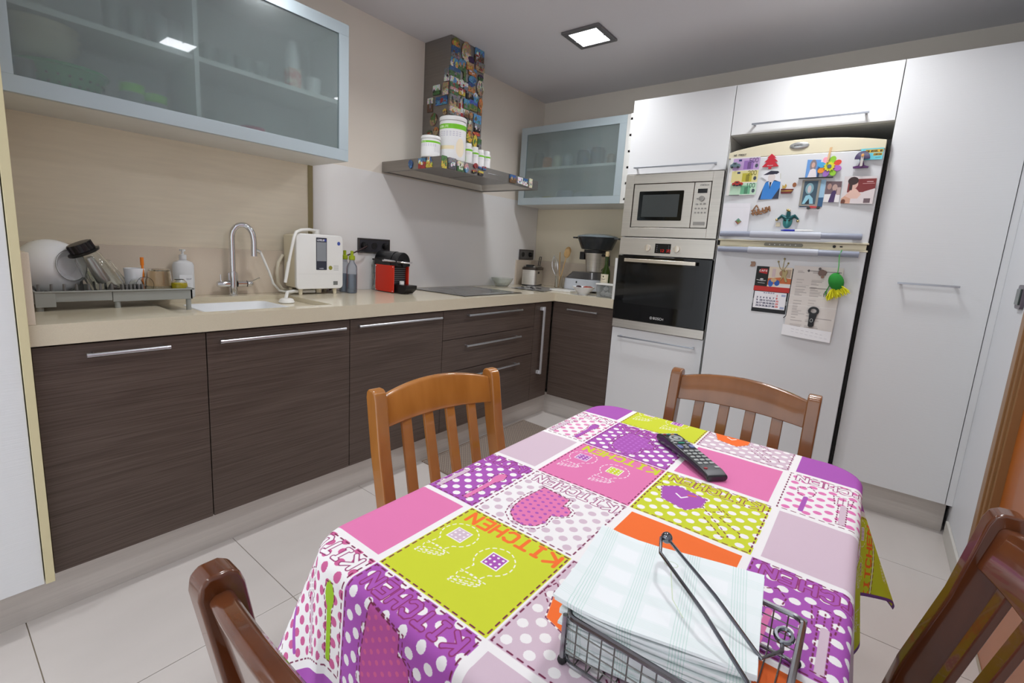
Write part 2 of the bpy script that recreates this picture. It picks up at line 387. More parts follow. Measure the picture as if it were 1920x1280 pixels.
def base_unit(y0, y1, label, fronts, vert=False):
    t = thing('base_cabinet', label, 'cabinet', (.3, (y0 + y1) / 2, .158))
    b = B(); b.box(.02, y0 + .001, .16, .568, y0 + .017, ZB - .001); b.box(.02, y1 - .017, .16, .568, y1 - .001, ZB - .001)
    b.box(.02, y0 + .017, .16, .568, y1 - .017, .176); b.box(.02, y0 + .017, .176, .03, y1 - .017, ZB - .25)
    b.build('body', CARC, t, smooth=0)
    for kind, z0, z1, h in fronts:
        d = box(kind, WOOD, t, .571, y0 + G, z0 + G, DX, y1 - G, z1 - G, .001)
        if h and len(h) == 3: handle(d, (DX, h[0], h[2]), (DX, h[1], h[2]), (1, 0, 0))
        elif h: handle(d, (DX, h[0], h[1]), (DX, h[0], h[2]), (1, 0, 0), m=mat('pale_handle', (225, 225, 228), .35, .6))
    return t
base_unit(-3.355, -2.9035, 'dark wood base unit at far left under the dish rack', [('door', .158, .876, (-3.24, -3.022, .843))])
base_unit(-2.9035, -2.3082, 'wide dark wood base unit under the sink and tap', [('door', .158, .876, (-2.868, -2.348, .842))])
base_unit(-2.3082, -1.7108, 'dark wood base unit under the red coffee machine, long handle', [('door', .158, .876, (-2.278, -1.749, .844))])
base_unit(-1.7108, -.81, 'dark wood three-drawer base unit below the hob', [('drawer', .706, .876, (-1.529, -.999, .842)), ('drawer', .513, .706, (-1.539, -.996, .66)), ('drawer', .158, .513, (-1.53, -.998, .472))])
t = base_unit(-.81, -.592, 'narrow dark wood corner pull-out with a tall vertical handle', [('door', .158, .876, None)])
dd = [o for o in bpy.data.objects if o.parent == t and o.name.startswith('door')][0]
VH = mat('pale_handle', (225, 225, 228), .35, .6)
b = B(); b.box(.612, -.731, .35, .622, -.715, .846)
for z in (.352, .82): b.box(DX, -.742, z, .612, -.715, z + .024)
b.build('handle', VH, dd, bevel=.001)
t = thing('base_cabinet', 'dark wood base unit beside the oven tower, short handle', 'cabinet', (.83, -.3, .158))
b = B(); b.box(.61, -.55, .16, .626, -.02, ZB - .001); b.box(XR - .018, -.55, .16, XR - .002, -.02, ZB - .001); b.box(.626, -.55, .16, XR - .018, -.02, .176)
b.build('body', CARC, t, smooth=0)
d = box('door', WOOD, t, DX + .001, -.5693, .158 + G, XR - G - .001, -.552, .876, .001)
handle(d, (.728, -.5693, .834), (.968, -.5693, .834), (0, -1, 0))
pl = struct(B().prism([(.53, YF + .9), (.5365, YF + .9), (.5365, -.5165), (2.866, -.5165), (2.866, -.51), (.53, -.51)], 0, .156).build('trim_10', PLINTH, bevel=.0008))

# tall unit at the far left, its side panel edge and door
t = thing('tall_cabinet', 'tall white ribbed cabinet with cream edge at the far left', 'cabinet', (.3, -3.9, .15))
box('side_panel', CREAM, t, .022, -3.379, .158, .629, -3.3585, 2.44, .001)
box('body', WHITEIN, t, .022, -4.2, .158, .6, -3.38, 2.44, .001)
box('door', WHITE, t, .603, -4.0, .158, .6235, -3.3815, 2.44, .0015)
box('door', WHITE, t, .603, -4.6, .158, .6235, -4.003, 2.44, .0015)

# tall units on the back wall
FY = YB
def shell(t, x0, x1, z0, z1, dep=.56, m=WHITEIN, back=True):
    b = B(); b.box(x0, FY + .022, z0, x0 + .016, -.003, z1); b.box(x1 - .016, FY + .022, z0, x1, -.003, z1)
    b.box(x0 + .016, FY + .022, z0, x1 - .016, -.003, z0 + .016); b.box(x0 + .016, FY + .022, z1 - .016, x1 - .016, -.003, z1)
    if back: b.box(x0 + .016, -.012, z0 + .016, x1 - .016, -.004, z1 - .016)
    return b.build('body', m, t, smooth=0)
SH = mat('slim_steel_handle', (176, 180, 188), .3, .9)
def front(t, x0, x1, z0, z1, h=None):
    d = box('door', WHITE, t, x0 + G, FY, z0 + G, x1 - G, FY + .019, z1 - G, .0012)
    if h:
        z = h[2]; b = B(); b.box(h[0], FY - .034, z - .0045, h[1], FY - .026, z + .0045)
        for q in (h[0] + .012, h[1] - .012): b.box(q - .005, FY - .026, z - .0045, q + .005, FY, z + .0045)
        b.build('handle', SH, d, bevel=.0008)
    return d
t = thing('tall_cabinet', 'white oven tower cabinet housing the oven and the microwave', 'cabinet', (1.38, -.3, .158))
shell(t, XR, XO, .158, ZT); front(t, XR, XO, .158, .762, (1.135, 1.635, .706)); front(t, XR, XO, 1.757, ZT, (1.13, 1.63, 1.793))
b = B(); b.box(XR + .016, FY + .02, .745, XO - .016, -.02, .762); b.box(XR + .016, FY + .02, 1.3595, XO - .016, -.02, 1.365); b.box(XR + .016, FY + .02, 1.757, XO - .016, -.02, 1.77)
b.build('shelf', WHITEIN, t, smooth=0)
# perforated side rail seen beside the glass cabinet
b = B()
for k in range(6): b.box(1.0625, -.566, 1.6 + k * .1, 1.0762, -.40, 1.614 + k * .1)
b.box(1.0625, -.566, 1.58, 1.0762, -.56, 2.14)
b.build('side_rail', WHITEIN, t, smooth=0)
t = thing('tall_cabinet', 'white wall cabinet bridging above the fridge with a long handle', 'cabinet', (2.04, -.3, 1.94))
shell(t, XO + .0005, XF, 1.942, ZT); front(t, XO, XF, 1.942, ZT, (1.786, 2.296, 1.985))
t = thing('tall_cabinet', 'tall white pantry cabinet right of the fridge', 'cabinet', (2.63, -.3, .158))
shell(t, XF + .001, XP, .158, ZT, back=False); front(t, XF, XP, .158, ZT, (2.522, 2.74, 1.186))
struct(box('trim_11', WHITE, None, XP + .001, FY + .004, .158, 2.8798, FY + .022, ZT + .27, .001))

# ---------------------------------------------------------------- oven and microwave
t = thing('oven', 'stainless steel built-in oven with black glass door', 'oven', (1.377, -.3, .762))
box('oven_body', BLACKM, t, XR + .02, FY + .02, .766, XO - .02, -.06, 1.355, 0)
box('control_panel', STEEL, t, XR + .003, FY - .012, 1.249, XO - .003, FY + .018, 1.359, .0015)
d = box('door', BLACKG, t, XR + .003, FY - .018, .823, XO - .003, FY + .018, 1.243, .002)
B().box(1.143, FY - .0186, .93, 1.586, FY - .0178, 1.19).build('window', mat('oven_window', (26, 27, 27), .08), d)
b = B(); b.box(1.14, FY - .058, 1.203, 1.59, FY - .046, 1.225)
for x in (1.16, 1.57): b.box(x - .008, FY - .046, 1.206, x + .008, FY - .018, 1.222)
b.build('handle', mat('bright_steel', (222, 214, 200), .25, .9), d, bevel=.002)
box('trim_strip', STEEL, t, XR + .003, FY - .012, .765, XO - .003, FY + .018, .82, .0015)
for x in (1.272, 1.455):
    k = B().lathe([(.021, -.012), (.021, -.014), (.0195, -.028), (.001, -.029)], (x, FY, 1.297), 24, 'y').build('dial', mat('satin_knob', (220, 212, 200), .3, .7), t)
    box('pointer', CREAMPL, k, x - .002, FY - .031, 1.28, x + .002, FY - .028, 1.315, 0)
im = Img(160, 96, 0, 0, .1, .06, (24, 25, 28))
im.text('12 20', .036, .01, .014, .002, (255, 40, 30))
for q in range(4):
    im.rect(.01, .012 + q * .011, .016, .015 + q * .011, (120, 120, 130)); im.rect(.084, .012 + q * .011, .09, .015 + q * .011, (120, 120, 130))
DI = im.image('oven_display')
dm = mat('oven_display', rough=.15, img=DI, emis=0)
plate('display', rrect(.05, .03, .05, .03, .002), (1.318, FY - .0121, 1.267), (1, 0, 0), (0, 0, 1), .001, dm, t)
def brand(text, x, z, h, y, m, parent, wx=1, ring=True):
    b = B(); k = h / 6
    if ring:
        r = h * .55; b.tube([(x - h * 1.1 + r * cos(a * pi / 8), y, z + h / 2 + r * sin(a * pi / 8)) for a in range(16)], h * .07, 6, closed=True)
        b.box(x - h * 1.2, y - .0003, z + h * .2, x - h * 1.0, y + .0003, z + h * .8)
    for ch in text:
        for st in FONT.get(ch, '').split():
            pts = [(x + int(st[i]) * k * wx, y, z + int(st[i + 1]) * k) for i in range(0, len(st) - 1, 2)]
            for p, q in zip(pts, pts[1:]):
                if p != q: b.cyl(p, q, h * .08, n=6)
        x += 5.8 * k * wx
    return b.build('lettering', m, parent, smooth=0)
LET = mat('silver_lettering', (215, 215, 215), .4)
LETD = mat('dark_lettering', (60, 60, 64), .4)
brand('BOSCH', 1.36, .848, .014, FY - .0192, LET, t)
t = thing('microwave', 'stainless steel built-in microwave with square window and keypad', 'microwave', (1.377, -.3, 1.365))
b = B()
zt, zb = 1.7526, 1.3671
for q in ((XR + .003, zb, 1.135, zt), (1.615, zb, XO - .003, zt), (1.135, zb, 1.615, 1.424), (1.135, 1.697, 1.615, zt)): b.box(q[0], FY - .012, q[1], q[2], FY + .018, q[3])
b.build('trim_frame', STEEL, t, bevel=.0012)
box('microwave_body', BLACKM, t, 1.11, FY + .018, 1.38, 1.64, -.1, 1.73, 0)
d = box('door', STEEL, t, 1.1405, FY - .008, 1.429, 1.513, FY + .017, 1.6935, .002)
B().prism(rrect(1.318, 1.559, .14, .09, .006), FY - .0098, FY - .0079, 'y').build('window_surround', BLACKG, d, bevel=.0004)
B().prism(rrect(1.318, 1.559, .115, .068, .003), FY - .0104, FY - .0099, 'y').build('window', mat('mesh_window', (62, 66, 66), .25, noise=.2, nscale=(900, 900, 900)), d)
k = box('keypad', STEEL, t, 1.5165, FY - .008, 1.429, 1.6095, FY + .017, 1.6935, .0015)
B().box(1.538, FY - .0095, 1.63, 1.592, FY - .0079, 1.655).build('display', BLACKG, k, bevel=.0004)
kb = mat('grey_button', (150, 147, 142), .35, .5)
B().lathe([(.016, -.0081), (.0155, -.02), (.001, -.021)], (1.566, FY, 1.598), 20, 'y').build('dial', kb, k)
for (x, z, w) in [(1.541, 1.598, .005), (1.541, 1.566, .007), (1.564, 1.567, .005), (1.585, 1.568, .007)] + [(1.537 + .0185 * i, 1.541 - .024 * j, .0055) for i in range(4) for j in range(2)]:
    B().prism(rrect(x, z, w, .0045, .003), FY - .011, FY - .0079, 'y').build('button', kb, k, bevel=.0006)
B().prism(rrect(1.565, 1.454, .033, .01, .002), FY - .011, FY - .0079, 'y').build('door_release', kb, k, bevel=.001)
brand('BOSCH', 1.56, 1.672, .008, FY - .0085, LETD, k)

# ---------------------------------------------------------------- glass-fronted wall cabinets
AF = mat('cool_aluminium_frame', (186, 200, 206), .35, .35)
FROST = mat('frosted_glass', (222, 236, 236), .25, trans=.86, coat=1, coatr=.02, ior=1.25)
def glasscab(label, o, u, v, w, hh, dep, fr, shelves, divs, cat='cabinet'):
    """o lower-left front corner, u along width, v = outward normal; body behind"""
    o, u, v = Vector(o), Vector(u), Vector(v); z = Vector((0, 0, 1))
    t = thing('glass_wall_cabinet', label, cat, tuple(o + u * w / 2 - v * dep / 2))
    M = Matrix((u, -v, z)).transposed().to_4x4(); M.translation = o
    def bb(*q):
        b = B(); b.M = M
        for a in q: b.box(*a)
        return b
    D0 = .022
    bb((0, D0, 0, w, dep, .018), (0, D0, hh - .018, w, dep, hh), (0, D0, .018, .018, dep, hh - .018), (w - .018, D0, .018, w, dep, hh - .018), (.018, dep - .008, .018, w - .018, dep - .001, hh - .018)).build('body', WHITEIN, t, smooth=0)
    for (a, c, zz) in shelves: bb((a, D0 + .02, zz, c, dep - .01, zz + .018)).build('shelf', WHITEIN, t, smooth=0)
    for a in divs: bb((a - .008, D0 + .002, .018, a + .008, dep - .01, hh - .018)).build('divider', WHITEIN, t, smooth=0)
    d = bb((0, 0, 0, w, .02, fr), (0, 0, hh - fr, w, .02, hh), (0, 0, fr, fr, .02, hh - fr), (w - fr, 0, fr, w, .02, hh - fr)).build('door_frame', AF, t, bevel=.001)
    bb((fr, .006, fr, w - fr, .011, hh - fr)).build('glass_pane', FROST, d, smooth=0)
    return t, M
ZS1 = 1.612
GC, GM = glasscab('large frosted glass lift-up wall cabinet above the sink', (.34, -3.352, ZS1), (0, 1, 0), (1, 0, 0), 1.197, .612, .3395, .051, [(.018, .547, .262), (.563, 1.179, .262)], [.555])
GC2, GM2 = glasscab('small frosted glass wall cabinet in the corner beside the oven tower', (.062, -.387, 1.6), (1, 0, 0), (0, -1, 0), .892, .592, .384, .054, [(.018, .874, .272)], [])
box('side_panel', WHITEIN, GC2, .9545, -.3869, 1.6, 1.0, -.004, 2.192, .001)
# ---------------------------------------------------------------- cooker hood
hd = thing('cooker_hood', 'grey steel chimney cooker hood covered in souvenir magnets', 'cooker hood', (.25, -1.235, 1.652))
HX, HY0, HY1, HZ0, HZ1 = .517, -1.70, -.77, 1.652, 1.712
b = B()
b.box(.006, HY0, HZ0, HX, HY0 + .02, HZ1); b.box(.006, HY1 - .02, HZ0, HX, HY1, HZ1); b.box(HX - .02, HY0 + .02, HZ0, HX, HY1 - .02, HZ1); b.box(.006, HY0 + .02, HZ0, .026, HY1 - .02, HZ1)
b.box(.026, HY0 + .02, HZ1 - .012, HX - .02, HY1 - .02, HZ1)
b.build('canopy', HOODST, hd, bevel=.0008)
b = B()
P0 = [(.03, HY0 + .024), (HX - .024, HY0 + .024), (HX - .024, HY1 - .024), (.03, HY1 - .024)]; P1 = [(.10, HY0 + .12), (HX - .10, HY0 + .12), (HX - .10, HY1 - .12), (.10, HY1 - .12)]
b._a([(x, y, HZ0 + .004) for x, y in P0] + [(x, y, HZ0 + .035) for x, y in P1], [(i, (i + 1) % 4, (i + 1) % 4 + 4, i + 4) for i in range(4)])
b.build('underside', STEEL, hd, smooth=0)
for k in range(2): box('grease_filter', mat('filter_mesh', (150, 148, 145), .4, .9, noise=.3, nscale=(300, 300, 300)), hd, .105, HY0 + .125 + k * .345, HZ0 + .032, HX - .105, HY0 + .46 + k * .345, HZ0 + .037, .001)
CX, CY0, CY1 = .235, -1.382, -1.072
b = B(); b.box(.001, CY0, HZ1, CX, CY1, 2.12); b.box(.001, CY0 + .0015, 2.12, CX - .0015, CY1 - .0015, H - .001)
b.build('chimney', HOODST, hd, bevel=.001)
box('control_strip', CHROME, hd, HX, -1.31, 1.682, HX + .001, -1.12, 1.6835, 0)

# magnet pictures: one painted sheet of small cells
AT = Img(1024, 1024, 0, 0, 10, 10, (128, 128, 128))
def cell(k, spec):
    """sky, ground, accents painted into cell k"""
    i, j = k % 10, k // 10; rnd = random.Random(k * 13 + 5)
    AT.T = lambda x, y: (x + i, y + j)
    sky, gnd, acc = spec[0], spec[1], spec[2:]
    AT.rect(0, 0, 1, 1, gnd); hz = rnd.uniform(.4, .6); AT.rect(0, hz, 1, 1, sky)
    AT.poly([(0, hz), (.2, hz + rnd.uniform(0, .2)), (.45, hz + .03), (.7, hz + rnd.uniform(.05, .25)), (1, hz)], tuple(.6 * a + .4 * c for a, c in zip(gnd, sky)))
    for a in acc:
        for q in range(3):
            x, y, w, h = rnd.uniform(.05, .75), rnd.uniform(.1, .55), rnd.uniform(.08, .28), rnd.uniform(.1, .4)
            if rnd.random() < .6: AT.poly([(x, y), (x + w, y), (x + w, y + h), (x + w / 2, y + h * 1.3), (x, y + h)], a)
            else: AT.ell(x + w / 2, y + h / 2, w / 2, h / 2.5, a)
    for q in range(5): AT.ell(rnd.random(), rnd.random() * hz, .05, .04, tuple(c * .6 for c in gnd))
    AT.rect(0, 0, 1, .04, tuple(c * .8 for c in gnd)); AT.T = lambda x, y: (x, y)
SKY = (70, 150, 215); NAV = (40, 90, 160); GRN = (70, 130, 60); TAN = (196, 160, 110); WHT = (235, 232, 225); RED = (190, 40, 40); YEL = (235, 200, 40); BRN = (120, 80, 50); GRY = (130, 130, 135); ORG = (225, 130, 50); PUR = (70, 30, 100); CRM = (228, 215, 185); BLK = (35, 35, 40); PNK = (225, 150, 150); OLV = (130, 130, 50)
# y, z, w, h, shape, colours, label words
FR = [
 (-1.345, 2.452, .056, .05, 'o', (OLV, ORG, GRN, YEL), 'yellow and green rounded magnet at the top left of the chimney front'),
 (-1.250, 2.432, .07, .105, 'o', (TAN, CRM, TAN), 'large oval tan clay magnet high on the chimney front'),
 (-1.345, 2.397, .062, .06, 'r', (NAV, GRY, BRN, TAN), 'grey blue townscape magnet under the yellow rounded one'),
 (-1.128, 2.448, .074, .078, 'r', (SKY, BRN, WHT, RED), 'blue and brown picture magnet at the top right chimney corner'),
 (-1.205, 2.402, .056, .045, 'b', (PUR, PUR, (60, 20, 80)), 'dark purple crab-shaped magnet below the oval clay one'),
 (-1.213, 2.36, .056, .04, 'r', (TAN, ORG, YEL), 'small orange house magnet under the purple crab-shaped one'),
 (-1.118, 2.385, .07, .05, 'r', (GRY, TAN, BRN, RED), 'brown pot picture magnet on the right under the top corner one'),
 (-1.352, 2.338, .056, .075, 'o', (SKY, WHT, NAV, YEL), 'shell-shaped blue and cream magnet on the left chimney edge'),
 (-1.286, 2.345, .056, .062, 'r', (SKY, GRN, TAN), 'blue and green landscape magnet beside the shell-shaped one'),
 (-1.345, 2.286, .08, .05, 'r', (NAV, GRN, GRY), 'wide blue sky and hills magnet near the upper left'),
 (-1.257, 2.29, .03, .085, 'l', (GRN, GRN, OLV), 'green lizard-shaped magnet on the chimney front'),
 (-1.186, 2.335, .06, .04, 'r', (SKY, ORG, WHT), 'light blue magnet with an orange spot right of the lizard'),
 (-1.186, 2.29, .074, .045, 'b', (SKY, SKY, NAV), 'bright blue fish-like magnet below the light blue one'),
 (-1.105, 2.325, .05, .04, 'b', (PUR, GRN, BLK), 'purple and dark green magnet on the right chimney edge'),
 (-1.345, 2.226, .06, .065, 'r', (WHT, GRN, RED, SKY), 'white and green building magnet at mid left'),
 (-1.285, 2.240, .05, .045, 'b', (WHT, WHT, RED), 'shiny white magnet with reddish dome'),
 (-1.24, 2.232, .04, .04, 'r', (WHT, GRY, SKY), 'small glossy white square magnet'),
 (-1.19, 2.24, .058, .05, 'r', (NAV, ORG, TAN), 'blue brown skyline magnet near the round plate magnet'),
 (-1.105, 2.262, .056, .085, 'o', (CRM, TAN, BRN, GRY), 'round beige plate magnet on the right edge'),
 (-1.345, 2.178, .06, .036, 'r', (PNK, GRN, WHT, RED), 'pink and green flower strip magnet at the left edge'),
 (-1.278, 2.19, .05, .035, 'r', (RED, YEL, WHT), 'small red and yellow magnet below the white dome'),
 (-1.20, 2.192, .058, .05, 'r', (GRY, BLK, TAN), 'dark grey stone building magnet mid front'),
 (-1.148, 2.19, .045, .065, 'b', (WHT, SKY, GRN), 'pale blue and white figure magnet right of the dark one'),
 (-1.098, 2.168, .036, .075, 'b', (ORG, ORG, BRN), 'orange bottle-like magnet on the right edge'),
 (-1.342, 2.122, .066, .062, 'r', (GRY, TAN, BRN, BLK), 'brown grey facade magnet at the left of the middle'),
 (-1.278, 2.122, .034, .08, 't', (GRN, RED, YEL, WHT), 'tall thin red and green figure magnet'),
 (-1.228, 2.13, .05, .056, 'r', (SKY, GRN, GRY), 'light blue coast magnet beside the tall thin figure'),
 (-1.168, 2.138, .066, .056, 'r', ((60, 90, 200), OLV, GRN), 'royal blue sky and field magnet'),
 (-1.10, 2.11, .036, .05, 'r', (GRN, BRN, ORG), 'small green brown magnet on the right edge'),
 (-1.33, 2.062, .082, .045, 'r', (CRM, GRY, ORG, PNK), 'wide cream and orange canal magnet'),
 (-1.264, 2.068, .028, .052, 'r', (WHT, RED, GRY), 'narrow white magnet with red foot'),
 (-1.228, 2.078, .036, .045, 'r', (CRM, BRN, TAN), 'small beige sun magnet'),
 (-1.183, 2.066, .04, .055, 'b', (ORG, BRN, TAN), 'orange brown jug magnet'),
 (-1.122, 2.066, .062, .05, 'r', (SKY, SKY, GRN, BRN), 'turquoise bay magnet on the right'),
 (-1.318, 2.015, .07, .035, 'r', (PNK, WHT, RED), 'pink and white strip magnet behind the tall tub lid'),
 (-1.242, 2.015, .048, .06, 'r', (BLK, GRN, (60, 160, 60)), 'dark magnet with a bright green pear'),
 (-1.19, 2.015, .042, .06, 't', (CRM, TAN, BRN), 'cream tower-shaped magnet beside the green pear one'),
 (-1.118, 2.012, .05, .045, 'r', (GRY, BLK, WHT), 'grey gorilla-toned magnet on the right edge'),
 (-1.258, 1.962, .055, .06, 'b', (GRY, WHT, BLK), 'silver grey magnet behind the tall tub'),
 (-1.122, 1.975, .072, .026, 'b', (RED, (215, 70, 50), ORG), 'slanted red chilli-shaped magnet'),
 (-1.187, 1.942, .056, .072, 's', (ORG, YEL, BRN), 'orange and yellow sunflower-shaped magnet'),
 (-1.133, 1.925, .034, .075, 'o', (YEL, YEL, GRN), 'yellow corn-cob magnet low on the chimney'),
 (-1.09, 1.915, .03, .06, 'r', (GRN, GRY, BLK), 'dark green magnet beside the corn cob'),
 (-1.26, 1.905, .05, .034, 'r', (PUR, BRN, PNK), 'maroon magnet above the small bottles'),
 (-1.165, 1.885, .05, .035, 'b', (OLV, TAN, YEL), 'olive and tan magnet under the sunflower'),
 (-1.105, 1.865, .045, .03, 'r', (RED, BRN, WHT), 'small reddish magnet at the bottom right'),
]
LF = [  # x, z on the left face
 (.211, 2.266, .042, .075, 'r', (GRY, WHT, BLK), 'grey and white photo magnet at the top of the left face'),
 (.205, 2.187, .046, .072, 'r', (TAN, CRM, BRN), 'tan playing-card-like magnet on the left face'),
 (.124, 2.19, .062, .058, 'r', (WHT, GRN, BLK), 'white-framed dark green picture magnet on the left face'),
 (.172, 2.121, .10, .05, 'r', (NAV, SKY, RED, NAV), 'wide blue panorama magnet on the left face'),
 (.07, 2.108, .05, .085, 'r', (WHT, BRN, GRY), 'white magnet with a brown rock at the left'),
 (.205, 2.052, .042, .04, 'b', (YEL, TAN, BRN), 'small yellow elephant-toned magnet on the left face'),
 (.105, 2.02, .07, .09, 'b', (BRN, TAN, OLV, GRN), 'tall brown cathedral magnet on the left face'),
 (.13, 1.945, .05, .05, 'o', (ORG, TAN, BRN), 'round orange clay magnet above the small tub'),
 (.07, 1.94, .05, .035, 'b', (GRN, TAN, RED), 'small green and tan magnet at lower left'),
]
CF = [  # y, z on the canopy front
 (-1.68, 1.682, .038, .066, 'r', (GRN, YEL, GRN, BRN), 'green and yellow picture magnet at the hood corner'),
 (-1.622, 1.683, .056, .06, 'r', (GRY, (90, 80, 95), WHT), 'aerial grey stadium magnet on the hood edge'),
 (-1.553, 1.68, .05, .056, 'r', (CRM, GRN, OLV, WHT), 'cream magnet with green trees on the hood edge'),
 (-1.503, 1.679, .03, .05, 'o', (PNK, SKY, WHT), 'blue and pink cup-shaped magnet on the hood edge'),
 (-1.425, 1.705, .034, .03, 'o', (RED, RED, BLK), 'round red helmet-like magnet on the hood edge'),
 (-1.386, 1.704, .03, .02, 'r', (WHT, NAV, SKY), 'small blue and white magnet on the hood edge'),
 (-1.35, 1.702, .03, .022, 'r', (RED, NAV, SKY), 'small red and blue magnet on the hood edge'),
 (-1.437, 1.670, .045, .026, 'b', (RED, BLK, YEL), 'little red and black magnet below the helmet-like one'),
 (-1.378, 1.669, .04, .026, 'r', (YEL, BLK, ORG), 'little yellow and black magnet on the hood edge'),
 (-1.066, 1.684, .062, .05, 'r', (NAV, BRN, TAN), 'navy and brown night-view magnet toward the right hood end'),
 (-.985, 1.685, .052, .042, 'r', (WHT, WHT, NAV), 'white magnet with a small blue shield'),
 (-.925, 1.684, .052, .046, 'r', (NAV, WHT, BLK), 'navy and white building magnet'),
 (-.865, 1.685, .034, .06, 'r', (CRM, CRM, (40, 110, 100)), 'cream bookmark magnet with a green lizard at the right end'),
]
CL = [  # x, z on the canopy left side
 (.27, 1.683, .04, .056, 'b', (NAV, NAV, SKY), 'dark blue rounded magnet alone on the left hood side'),
 (.368, 1.68, .06, .056, 'r', (SKY, RED, WHT, YEL), 'colourful blue, white and red magnet on the left hood side'),
 (.425, 1.69, .05, .07, 't', (WHT, YEL, NAV, ORG), 'pointed navy and yellow magnet on the left hood side'),
]
def shape(s, w, h, seed):
    r = random.Random(seed)
    if s == 'r': return rrect(0, 0, w / 2, h / 2, .003, 2)
    if s == 'o': return oval(0, 0, w / 2, h / 2)
    if s == 'b': return [(w / 2 * cos(2 * pi * i / 18) * r.uniform(.72, 1), h / 2 * sin(2 * pi * i / 18) * r.uniform(.72, 1)) for i in range(18)]
    if s == 's': return [(w / 2 * cos(pi * i / 12) * (1 if i % 2 else .74), h / 2 * sin(pi * i / 12) * (1 if i % 2 else .74)) for i in range(24)]
    if s == 't': return [(w * a, h * c) for a, c in ((-.5, -.5), (.5, -.5), (.42, 0), (.3, .1), (.22, .3), (0, .5), (-.22, .3), (-.3, .1), (-.42, 0))]
    if s == 'l': return [(w * a, h * c) for a, c in ((-.1, -.5), (.12, -.3), (.5, -.32), (.2, -.15), (.25, .1), (.5, .22), (.2, .22), (.2, .45), (0, .5), (-.2, .45), (-.2, .22), (-.5, .3), (-.25, .08), (-.25, -.15), (-.5, -.2), (-.2, -.3))]
cells = []
allm = [(FR, 'F'), (LF, 'L'), (CF, 'C'), (CL, 'S')]
k = 0
for lst, f in allm:
    for m_ in lst: cell(k, m_[5]); cells.append((k, f, m_)); k += 1
rg_ = np.random.default_rng(3); nz_ = rg_.random((128, 128, 3)).repeat(8, 0).repeat(8, 1) * .6 + rg_.random((1024, 1024, 3)) * .4
lum = AT.a.mean(2, keepdims=True); AT.a = ((AT.a * .72 + lum * .28) * (.62 + .62 * nz_.astype(np.float32)))
ATI = AT.image('magnet_pictures'); MAG = mat('magnet_print', rough=.3, img=ATI, coat=.3)
for k, f, (a, z, w, h, s, colr, lab) in cells:
    w, h = (w * 1.16, h * 1.12) if f == 'F' else (w, h)
    r = random.Random(k); th = r.uniform(.005, .009) if f in 'FC' else .005
    i, j = k % 10, k // 10; uv = ((i + .04) / 10, (j + .04) / 10, (i + .96) / 10, (j + .96) / 10)
    lay = (k * 7 % 5) * .0002
    org, U = {'F': ((CX + .0004, a, z), (0, 1, 0)), 'L': ((a, CY0 - .0004, z), (1, 0, 0)), 'C': ((HX + .0004, a, z), (0, 1, 0)), 'S': ((a, HY0 - .0004, z), (1, 0, 0))}[f]
    o = plate('souvenir_magnet', shape(s, w, h, k), org, U, (0, 0, 1), th + lay, MAG, uv=uv, bevel=.001)
    tag(o, lab, 'magnet', {'F': 'magnets on the chimney front', 'L': 'magnets on the chimney left face', 'C': 'magnets along the hood edge', 'S': 'magnets on the hood left side'}[f])

# tubs and bottles standing on the hood
TUBW = mat('tub_white', (238, 238, 236), .35)
def label_img(name, w, h, kind):
    im = Img(256, int(256 * h / w), 0, 0, w, h, (240, 240, 240)); g = (120, 200, 40)
    im.rect(0, h * .80, w, h * .93, g)
    for x0 in (w * .02, w * .52): im.text('HERBALIFE', x0 + w * .06, h * .835, h * .055, h * .012, (235, 250, 225), wx=.9)
    for q in range(4 if kind != 'big' else 3):
        for x0 in (w * .08, w * .58): im.line([(x0, h * (.72 - q * .05)), (x0 + w * .3, h * (.72 - q * .05))], h * .012, (170, 165, 190), dash=w * .02)
    if kind == 'big':
        for x0 in (0, w * .5):
            im.rect(x0, h * .24, x0 + w * .30, h * .34, (244, 228, 190)); im.ell(x0 + w * .38, h * .3, w * .06, h * .26, (246, 232, 205)); im.rect(x0 + w * .02, 0.0, x0 + w * .08, h * .16, (150, 210, 120))
    if kind == 'mid':
        for q in range(9): im.line([(w * .35, h * (.7 - q * .06)), (w * .6, h * (.7 - q * .06))], h * .012, (150, 150, 165), dash=w * .012)
    return im.image(name)
LB = mat('tub_label_large', rough=.35, img=label_img('tub_label_large', .45, .16, 'big'))
LM = mat('tub_label_mid', rough=.35, img=label_img('tub_label_mid', .3, .09, 'mid'))
LS = mat('tub_label_small', rough=.35, img=label_img('tub_label_small', .17, .07, 'small'))
def tub(label, x, y, r, h, lidh, lm, z0=HZ1 + .0002, name='supplement_tub', cat='tub', neck=1.0):
    t = thing(name, label, cat, (x, y, z0), 'white green-banded tubs on the hood')
    B().lathe([(r * .93, 0), (r * .97, .003), (r * .97, h - lidh - .004), (r * .9 * neck, h - lidh), (r * .9 * neck, h - .002), (.001, h - .002)], (x, y, z0), 28).build('container', TUBW, t)
    B().lathe([(r * neck * 1.0, h - lidh), (r * neck * 1.01, h - lidh + .002), (r * neck * 1.01, h - .004), (r * neck * .96, h), (.001, h)], (x, y, z0), 28).build('lid', TUBW, t)
    z1, z2 = z0 + .012, z0 + h - lidh - .008; b = B()
    b.grid(lambda u, v: (x + r * .98 * cos(2 * pi * u - 2.54), y + r * .98 * sin(2 * pi * u - 2.54), z1 + (z2 - z1) * v), 32, 1)
    def uvf(co):
        a = (math.atan2(co.y - y, co.x - x) + 2.54) / (2 * pi) % 1; return (a if not (abs(a) < 1e-4) else 0.0, (co.z - z1) / (z2 - z1))
    b.build('printed_label', lm, t, uvf=uvf)
tub('large white supplement tub with a green band, tallest on the hood', .425, -1.528, .078, .238, .022, LB)
